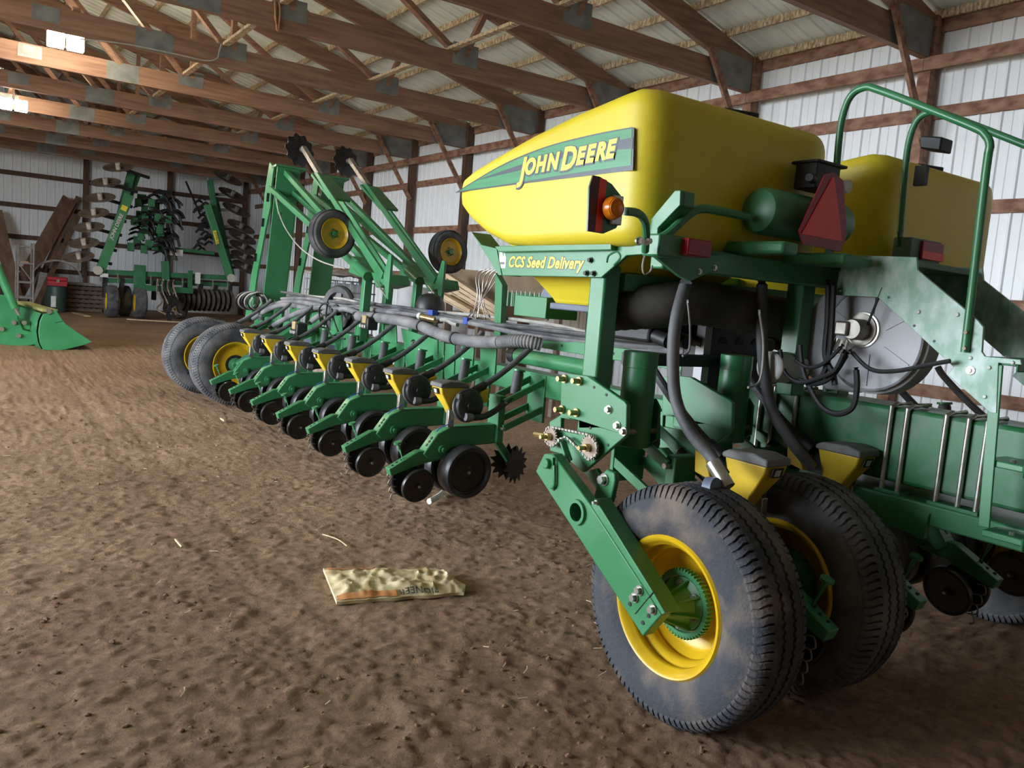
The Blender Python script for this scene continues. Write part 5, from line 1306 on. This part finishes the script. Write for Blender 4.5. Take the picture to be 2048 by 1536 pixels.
# grey curved fender
cv = []
for k in range(9):
    t = pi * (0.15 + 0.75 * k / 8); cv.append((2.75 - 0.75*cos(t)*0.9, 1.05 + 0.62*sin(t)))
fd = MB().prism(cv + [(p[0], p[1] - 0.05) for p in reversed(cv)], 'y', 27.95, 28.25)
fo = fd.build('curved_sheet', PAINTG); tag(fo, 'grey curved metal sheet arched behind the pallet stack', 'sheet')
MB().box((2.08, 28.1, 0.2), (2.16, 28.2, 1.3)).build('sheet_leg', PAINTG, fo); MB().box((3.36, 28.1, 0.2), (3.44, 28.2, 1.3)).build('sheet_leg', PAINTG, fo)
MB().bar((2.2, 28.0, 0.25), (2.4, 28.1, 1.25), 0.2, 0.04, (0, 1, 0)).build('sheet_stay', PAINTG, fo)
pv = []; n_ = 18
for j in range(n_):
    for i in range(n_):
        u, v = i/(n_-1), j/(n_-1); e = min(1.0, 6*min(u, 1-u), 6*min(v, 1-v))
        pv.append((-0.9 + 2.6*u, 28.3 + 1.05*v, 0.2 + e*(1.0 + 0.35*noise.noise(Vector((u*3, v*2, 1.7))) + 0.2*sin(u*5))))
po = MB().add(pv, [(j*n_+i, j*n_+i+1, (j+1)*n_+i+1, (j+1)*n_+i) for j in range(n_-1) for i in range(n_-1)]).build('covered_pile', mat('dark_brown_tarp', (0.06, 0.045, 0.035), (0.11, 0.085, 0.07), 3, rough=0.7), ang=70); tag(po, 'dark brown covered pile along the end wall behind the scaffold', 'covered pile')
# long pale board on the floor
pz1 = ground(5, 24) + 0.02
fb = MB().bar((4.0, 23.95, pz1), (6.4, 23.4, pz1), 0.12, 0.035).build('floor_board', PALEW, bevel=0.004); tag(fb, 'long pale board lying in front of the disk ripper', 'board')
for (px0, px1, lab) in (((3.012,26.079,0.200), (3.155,24.713,0.200), 'short pale board lying behind the green bucket'),):
    o = MB().bar((px0[0], px0[1], px0[2] + 0.02), (px1[0], px1[1], px1[2] + 0.02), 0.16, 0.03).build('floor_board', PALEW); tag(o, lab, 'board')

# ================================================================== stored goods along the right wall
ibc = thing('bulk_tote', (6.05, 14.5, 0.0), 'white caged bulk liquid tote with dusty top, behind the markers', 'tote')
IBW = mat('milky_tote_plastic', (0.72, 0.73, 0.77), (0.6, 0.6, 0.64), 3, rough=0.5)
MB().box((5.62, 14.04, 0.62), (6.48, 14.96, 1.66)).build('bottle', IBW, ibc, bevel=0.06, seg=3)
MB().box((5.58, 14.0, 0.45), (6.52, 15.0, 0.6)).build('tote_base', BLUEG, ibc, bevel=0.01)
CG = mat('cage_steel', (0.4, 0.42, 0.45), (0.3, 0.31, 0.33), 8, rough=0.4, metal=0.5)
for k in range(7):
    for (a0, c0) in ((5.59 + 0.152*k, 14.0), (5.59 + 0.152*k, 15.0)): MB().cyl((a0, c0, 0.58), (a0, c0, 1.70), 0.012, 8).build('cage_bar', CG, ibc)
    for (a0, c0) in ((5.58, 14.02 + 0.16*k), (6.52, 14.02 + 0.16*k)): MB().cyl((a0, c0, 0.58), (a0, c0, 1.70), 0.012, 8).build('cage_bar', CG, ibc)
for z in (0.75, 1.0, 1.25, 1.5, 1.70):
    MB().tube([(5.575, 13.99, z), (6.525, 13.99, z), (6.525, 15.01, z), (5.575, 15.01, z), (5.575, 13.99, z)], 0.013, 8).build('cage_ring', CG, ibc)
MB().box((5.70, 13.97, 1.0), (5.71, 13.98, 1.3)).box((5.565, 14.2, 1.15), (5.572, 14.6, 1.5)).build('tote_label', WHITE, ibc)
TARP = mat('dusty_clear_tarp', (0.42, 0.38, 0.34), (0.28, 0.24, 0.2), 6, rough=0.55)
tb = MB(); vs = []; n = 14
for j in range(n):
    for i in range(n):
        vs.append((5.5 + 1.1*i/(n-1), 13.93 + 1.15*j/(n-1), 1.80 + 0.06*noise.noise(Vector((i*0.6, j*0.6, 3))) + (0.06 if 2 < i < 11 and 2 < j < 11 else -0.0)))
tb.add(vs, [(j*n+i, j*n+i+1, (j+1)*n+i+1, (j+1)*n+i) for j in range(n-1) for i in range(n-1)])
to = tb.build('dusty_tarp', TARP, ang=80); tag(to, 'dusty crumpled tarp lying on the caged tote', 'tarp')
sm_ = to.modifiers.new('thick', 'SOLIDIFY'); sm_.thickness = 0.03
tpal = thing('tote_pallet', (6.05, 14.5, 0.0), 'wooden pallet block under the caged tote', 'pallet')
for k in range(3): MB().box((5.6 + 0.38*k, 14.0, 0.0), (5.74 + 0.38*k, 15.0, 0.36)).build('runner', GREYW, tpal)
for k in range(6): MB().box((5.6, 14.0 + 0.17*k, 0.36), (6.5, 14.13 + 0.17*k, 0.44)).build('deck_board', GREYW, tpal)
for i_, (bx0, by0, lab) in enumerate(((7.0, 13.4, 'white plastic barrel with a rusty band next to the tote'), (7.75, 13.2, 'white plastic barrel nearer the steel side wall'))):
    br_ = MB().lathe([(0.0, 0.0), (0.26, 0.0), (0.29, 0.06), (0.29, 0.9), (0.30, 0.95), (0.30, 1.0), (0.29, 1.05), (0.29, 1.6), (0.25, 1.7), (0.0, 1.72)], (bx0, by0, 0.0), (0, 0, 1), 32).build('barrel', IBW); tag(br_, lab, 'barrel', 'white barrels')
    MB().lathe([(0.292, 1.16), (0.298, 1.17), (0.298, 1.32), (0.292, 1.33)], (bx0, by0, 0.0), (0, 0, 1), 32).build('band', RUST, br_)
# sloping stack of slatted wooden panels and a plywood sheet
def slatted(x, pts, label):
    p = thing('slatted_panel', (x, 11.5, 0.0), label, 'wooden panel', 'leaning slatted panels')
    a0, a1, b0, b1 = [Vector((x, q[0], q[1])) for q in pts]       # upper edge a0-a1, lower edge b0-b1
    for k in range(4):
        t0 = k / 4 + 0.02; t1 = (k + 1) / 4 - 0.03
        MB().prism([(a0.lerp(b0, t0).y, a0.lerp(b0, t0).z), (a1.lerp(b1, t0).y, a1.lerp(b1, t0).z), (a1.lerp(b1, t1).y, a1.lerp(b1, t1).z), (a0.lerp(b0, t1).y, a0.lerp(b0, t1).z)], 'x', x, x + 0.03).build('slat', PALEW, p)
    for k in range(5):
        s = k / 4
        q0 = a0.lerp(a1, s); q1 = b0.lerp(b1, s)
        MB().bar((x + 0.06, q0.y, q0.z), (x + 0.06, q1.y, q1.z), 0.06, 0.09, (1, 0, 0)).build('batten', PALEW, p)
    MB().bar((x - 0.02, a0.y, a0.z), (x - 0.02, a1.y, a1.z), 0.06, 0.10, (1, 0, 0)).build('top_rail', PALEW, p)
    for q in (b0, b1): MB().bar((x + 0.1, q.y, 0.0), (x + 0.1, q.y, q.z), 0.08, 0.08, (1, 0, 0)).build('prop', GREYW, p)
    return p
slatted(6.6, [(11.590,1.971), (9.949,1.496), (11.541,1.629), (9.914,1.249)], 'pale slatted wooden panel sloping behind the planter, upper one')
slatted(6.45, [(11.327,1.616), (10.383,1.404), (11.364,1.529), (10.370,1.312)], 'pale slatted wooden panel sloping behind the planter, lower one')
PLY = mat('tan_plywood', (0.3, 0.22, 0.14), (0.24, 0.17, 0.11), 3, rough=0.7)
pw = MB().prism([(12.451,2.066), (9.513,2.008), (9.425,1.375), (11.080,1.258), (12.432,1.932)], 'x', 7.1, 7.13).build('plywood_sheet', PLY); tag(pw, 'tan plywood sheet standing behind the slatted panels', 'plywood')
MB().box((7.14, 9.2, 0.0), (7.2, 9.28, 1.8)).build('prop', GREYW, pw); MB().box((7.14, 11.2, 0.0), (7.2, 11.28, 1.9)).build('prop', GREYW, pw)

# ================================================================== ceiling lamps
LAMPM = emit('warm_white_led', (1.0, 0.88, 0.68), 50.0)
LAMPD = emit('dimmer_warm_white_led', (1.0, 0.88, 0.68), 36.0)
HOUS = mat('lamp_housing', (0.5, 0.5, 0.5), (0.4, 0.4, 0.4), 6, rough=0.5)
def ceiling_lamp(c, label, m_):
    x, y, z = c
    l = thing('ceiling_lamp', (x, y, z), label, 'lamp', 'shed ceiling lamps')
    for s in (-1, 1):
        MB().box((x + s*0.125 - 0.115, y - 0.04, z - 0.10), (x + s*0.125 + 0.115, y + 0.03, z + 0.10)).build('housing', HOUS, l, bevel=0.008)
        e_ = MB()
        for r_ in range(3):
            for q in range(5):
                cx = x + s*0.125 - 0.085 + 0.042*q; cz = z - 0.062 + 0.062*r_
                e_.box((cx - 0.018, y - 0.052, cz - 0.027), (cx + 0.018, y - 0.041, cz + 0.027))
        e_.build('light_panel', m_, l)
        MB().box((x + s*0.125 - 0.10, y + 0.031, z - 0.08), (x + s*0.125 + 0.10, y + 0.04, z + 0.08)).build('light_panel', m_, l)  # glowing back face, added to throw a glow on the truss behind
        MB().box((x + s*0.125 - 0.10, y - 0.09, z - 0.115), (x + s*0.125 + 0.10, y + 0.03, z - 0.103)).build('light_strip', m_, l)
    MB().box((x - 0.02, y - 0.02, z + 0.08), (x + 0.02, y + 0.02, ZC + 0.292)).build('hanger', STEEL, l)
    k = math.floor((y - Y_T0) / T_S)
    MB().box((x - 0.045, Y_T0 + T_S*k - 0.1, ZC + 0.292), (x + 0.045, Y_T0 + T_S*(k + 1) + 0.1, ZC + 0.33)).build('mount_board', WOOD, l)
    return l
ceiling_lamp((1.395,13.750,4.777), 'bright ceiling lamp with two white panels', LAMPM)
ceiling_lamp((1.06, 18.9, 4.56), 'dim ceiling lamp further back at the frame edge', LAMPD)
# hanging rope loop and bundle on the trusses
ROPE = mat('orange_rope', (0.5, 0.26, 0.12), (0.36, 0.18, 0.09), 30, rough=0.8)
rp_ = thing('rope_hank', (3.223,10.100,4.770), 'orange rope hank hanging from a truss near the top edge', 'rope')
for k in range(3):
    MB().tube([(3.197,10.100,4.934), (3.211,10.100,4.767), (3.244,10.100,4.592), (3.264,10.100,4.792), (3.245,10.100,4.935)], 0.010, 6, 6).build('strand', ROPE, rp_) if k == 0 else MB().tube([tuple(Vector((3.216,10.100,4.917)) + Vector((0.015*k, 0.02*k, 0))), tuple(Vector((3.195,10.100,4.740)) + Vector((0.01*k, 0.01*k, 0))), tuple(Vector((3.253,10.100,4.652)) + Vector((0, 0.01*k, 0)))], 0.009, 6, 6).build('strand', ROPE, rp_)
bn = thing('twine_bundle', (3.712,22.300,4.915), 'brown twine bundle hung on the far trusses', 'twine')
for k in range(5):
    q = Vector((3.712,22.300,4.915)); a0 = k * 1.3
    MB().tube([q + Vector((0.16*cos(a0 + t), 0.05*sin(2*t + k), 0.09*sin(a0 + t) + 0.03*k)) for t in (0, 0.8, 1.6, 2.4, 3.2, 4.0)], 0.02, 6, 4).build('strand', mat('brown_twine', (0.4, 0.26, 0.14), (0.3, 0.18, 0.1), 20, rough=0.8) if k == 0 else bpy.data.materials['brown_twine'], bn)
wr = MB().tube([(3.223,12.500,4.911), (3.193,12.500,4.794), (3.169,12.500,4.699), (3.006,12.500,4.636), (2.605,12.500,4.635), (1.971,12.500,4.622), (1.434,12.500,4.561)], 0.010, 6, 5).build('lamp_cable', CABLE); tag(wr, 'grey cable sagging along a truss towards the lamp', 'cable')

# ================================================================== seed bag on the floor
PAPER, nt, b = principled('crumpled_paper_bag')
b.inputs['Roughness'].default_value = 0.7
tc = nt.nodes.new('ShaderNodeTexCoord'); n1 = nt.nodes.new('ShaderNodeTexNoise'); n1.inputs['Scale'].default_value = 9; n1.inputs['Detail'].default_value = 6
nt.links.new(tc.outputs['Object'], n1.inputs['Vector'])
rp = nt.nodes.new('ShaderNodeValToRGB'); rp.color_ramp.elements[0].position = 0.35; rp.color_ramp.elements[0].color = (0.50, 0.36, 0.17, 1); rp.color_ramp.elements[1].position = 0.65; rp.color_ramp.elements[1].color = (0.80, 0.68, 0.45, 1)
nt.links.new(n1.outputs['Fac'], rp.inputs['Fac']); nt.links.new(rp.outputs['Color'], b.inputs['Base Color'])
bagr = thing('paper_seed_bag', (2.136,4.045,0.000), 'empty crumpled tan paper seed bag with an orange stripe on the dirt', 'bag')
C00, C10, C11, C01 = [Vector(p) for p in ((1.707,3.900,0.020), (2.441,3.745,0.020), (2.560,4.110,0.020), (1.830,4.401,0.020))]
NU, NV = 56, 22
def bag_pt(u, v, top=True):
    uu = u
    p = (C00 * (1-uu) + C10 * uu) * (1-v) + (C01 * (1-uu) + C11 * uu) * v
    if u > 0.86: p = p + (C00 - C10).normalized() * 0.14 * ((u - 0.86) / 0.14) * abs(v - 0.28)
    e = min(1, min(u, 1-u)*10, min(v, 1-v)*5)
    f_ = noise.noise(Vector((u*7 + 1.5, v*2.6, 0.3)))
    g_ = abs(noise.noise(Vector((u*4.0, v*2.2 + u*1.5, 4.1))))
    h = 0.02 + e * (0.010 + 0.016*max(0, f_) + 0.03*(0.32 - g_ if g_ < 0.32 else 0)*1.4) + 0.006*noise.noise(Vector((u*24, v*9, 1)))
    h += e * 0.014 * max(0, 0.22 - abs(noise.noise(Vector((u*9 + v*2, v*5 - u*3, 8.0)))) ) / 0.22
    p = p + (C01 - C00).normalized() * 0.02 * noise.noise(Vector((u*6, v*1.5, 2.2)))
    return Vector((p.x, p.y, h if top else 0.002))
vs = []; fs = []
for s in (True, False):
    for j in range(NV):
        for i in range(NU): vs.append(bag_pt(i/(NU-1), j/(NV-1), s))
o_ = NU*NV
for j in range(NV-1):
    for i in range(NU-1):
        fs.append((j*NU+i, j*NU+i+1, (j+1)*NU+i+1, (j+1)*NU+i)); fs.append((o_+j*NU+i, o_+(j+1)*NU+i, o_+(j+1)*NU+i+1, o_+j*NU+i+1))
for i in range(NU-1):
    fs.append((i, o_+i, o_+i+1, i+1)); k = (NV-1)*NU; fs.append((k+i, k+i+1, o_+k+i+1, o_+k+i))
for j in range(NV-1):
    fs.append((j*NU, (j+1)*NU, o_+(j+1)*NU, o_+j*NU)); k = NU-1; fs.append((j*NU+k, o_+j*NU+k, o_+(j+1)*NU+k, (j+1)*NU+k))
MB().add(vs, fs).build('bag_body', PAPER, bagr, ang=60)
OST = mat('orange_print', (0.62, 0.22, 0.06), (0.7, 0.34, 0.14), 12, rough=0.65)
def strip(u0, u1, v0, v1, name, m_, n=24, k=3):
    vs = []; fs = []
    for j in range(k):
        for i in range(n):
            p = bag_pt(u0 + (u1-u0)*i/(n-1), v0 + (v1-v0)*j/(k-1)); vs.append(p + Vector((0, 0, 0.0035)))
    fs = [(j*n+i, j*n+i+1, (j+1)*n+i+1, (j+1)*n+i) for j in range(k-1) for i in range(n-1)]
    MB().add(vs, fs).build(name, m_, bagr, ang=80)
strip(0.01, 0.44, 0.02, 0.14, 'orange_stripe', OST)
strip(0.02, 0.36, 0.90, 0.985, 'orange_stripe', OST)
tm = MB()
me_, w_ = lamp_text('PIONEER', 0.05, 1.1, 0.0)
L_ = (C10 - C00).length
for v in [None]:
    vs = []
    for vert in me_.vertices:
        u = 0.76 - vert.co.x / w_ * 0.30; vv = 0.13 - vert.co.y * 3.0
        vs.append(bag_pt(u, max(0.005, vv)) + Vector((0, 0, 0.005)))
    tm.add(vs, [tuple(p.vertices) for p in me_.polygons])
bpy.data.meshes.remove(me_)
tm.build('bag_print', DK, bagr, ang=80)

# ================================================================== litter on the dirt
RS = random.Random(21)
cl = MB()
ico_v = [(0,0,1), (0.894,0,0.447), (0.276,0.851,0.447), (-0.724,0.526,0.447), (-0.724,-0.526,0.447), (0.276,-0.851,0.447), (0.724,0.526,-0.447), (-0.276,0.851,-0.447), (-0.894,0,-0.447), (-0.276,-0.851,-0.447), (0.724,-0.526,-0.447), (0,0,-1)]
ico_f = [(0,1,2), (0,2,3), (0,3,4), (0,4,5), (0,5,1), (1,6,2), (2,7,3), (3,8,4), (4,9,5), (5,10,1), (6,7,2), (7,8,3), (8,9,4), (9,10,5), (10,6,1), (6,11,7), (7,11,8), (8,11,9), (9,11,10), (10,11,6)]
for k in range(6000):
    y = 0.9 + 9.0 * RS.random() ** 1.7
    x = RS.uniform(-1.0, 1.0) * (0.4 + y * 0.5) + y * 0.55
    if x > 6 or (1.2 < x < 2.7 and 3.2 < y < 4.8): continue
    r = 0.003 + 0.010 * RS.random() ** 4 * (1.0 + y * 0.06)
    z = ground(x, y) + dirt_h(x, y)
    sx, sy, sz = RS.uniform(0.7, 1.4), RS.uniform(0.7, 1.4), RS.uniform(0.45, 0.8)
    cl.add([(x + v[0]*r*sx*RS.uniform(0.8, 1.2), y + v[1]*r*sy*RS.uniform(0.8, 1.2), z + v[2]*r*sz) for v in ico_v], ico_f)
co = cl.build('dirt_clods', DIRT, ang=20); tag(co, 'small clods of brown dirt strewn over the floor', 'dirt clods', kind='stuff')
STRAW = mat('pale_straw', (0.62, 0.5, 0.32), (0.5, 0.38, 0.22), 20, rough=0.7)
stw = MB()
for k in range(90):
    y = 1.2 + 9.5 * RS.random() ** 1.3
    x = RS.uniform(-1.0, 1.0) * (0.3 + y * 0.45) + y * 0.5
    if 1.4 < x < 2.7 and 3.4 < y < 4.7: continue
    a0 = RS.uniform(0, pi); l_ = RS.uniform(0.03, 0.11) * (1 + y * 0.05)
    z = ground(x, y) + dirt_h(x, y) + 0.012
    stw.tube([(x, y, z), (x + l_*0.5*cos(a0), y + l_*0.5*sin(a0), z + 0.006), (x + l_*cos(a0 + 0.2), y + l_*sin(a0 + 0.2), z)], 0.0022, 4)
so_ = stw.build('straw_litter', STRAW); tag(so_, 'loose bits of pale straw scattered on the dirt', 'straw', kind='stuff')
LS = [([(2.070,5.050,0.015), (2.098,4.965,0.020), (2.124,4.875,0.020), (2.130,4.756,0.015)], 0.004, 'thin pale curved straw stalk behind the paper bag'),
      ([(1.190,5.252,0.015), (1.189,5.167,0.018), (1.193,5.081,0.015)], 0.007, 'short pale stalk lying alone on the open dirt'),
      ([(2.618,9.581,0.020), (2.614,9.378,0.020)], 0.012, 'pale stalk piece lying by the closing wheels')]
for p, r_, lab in LS:
    o = MB().tube(p, r_, 6, 4).build('straw_stalk', STRAW); tag(o, lab, 'straw')
cb_ = MB().tube([(3.146,5.523,0.030), (3.213,5.562,0.035), (3.299,5.634,0.035), (3.398,5.742,0.030)], 0.024, 8, 4).build('corn_husk', mat('pale_husk', (0.72, 0.68, 0.6), (0.6, 0.55, 0.46), 20, rough=0.7)); tag(cb_, 'pale dry corn husk lying beside the nearest gauge wheel', 'husk')
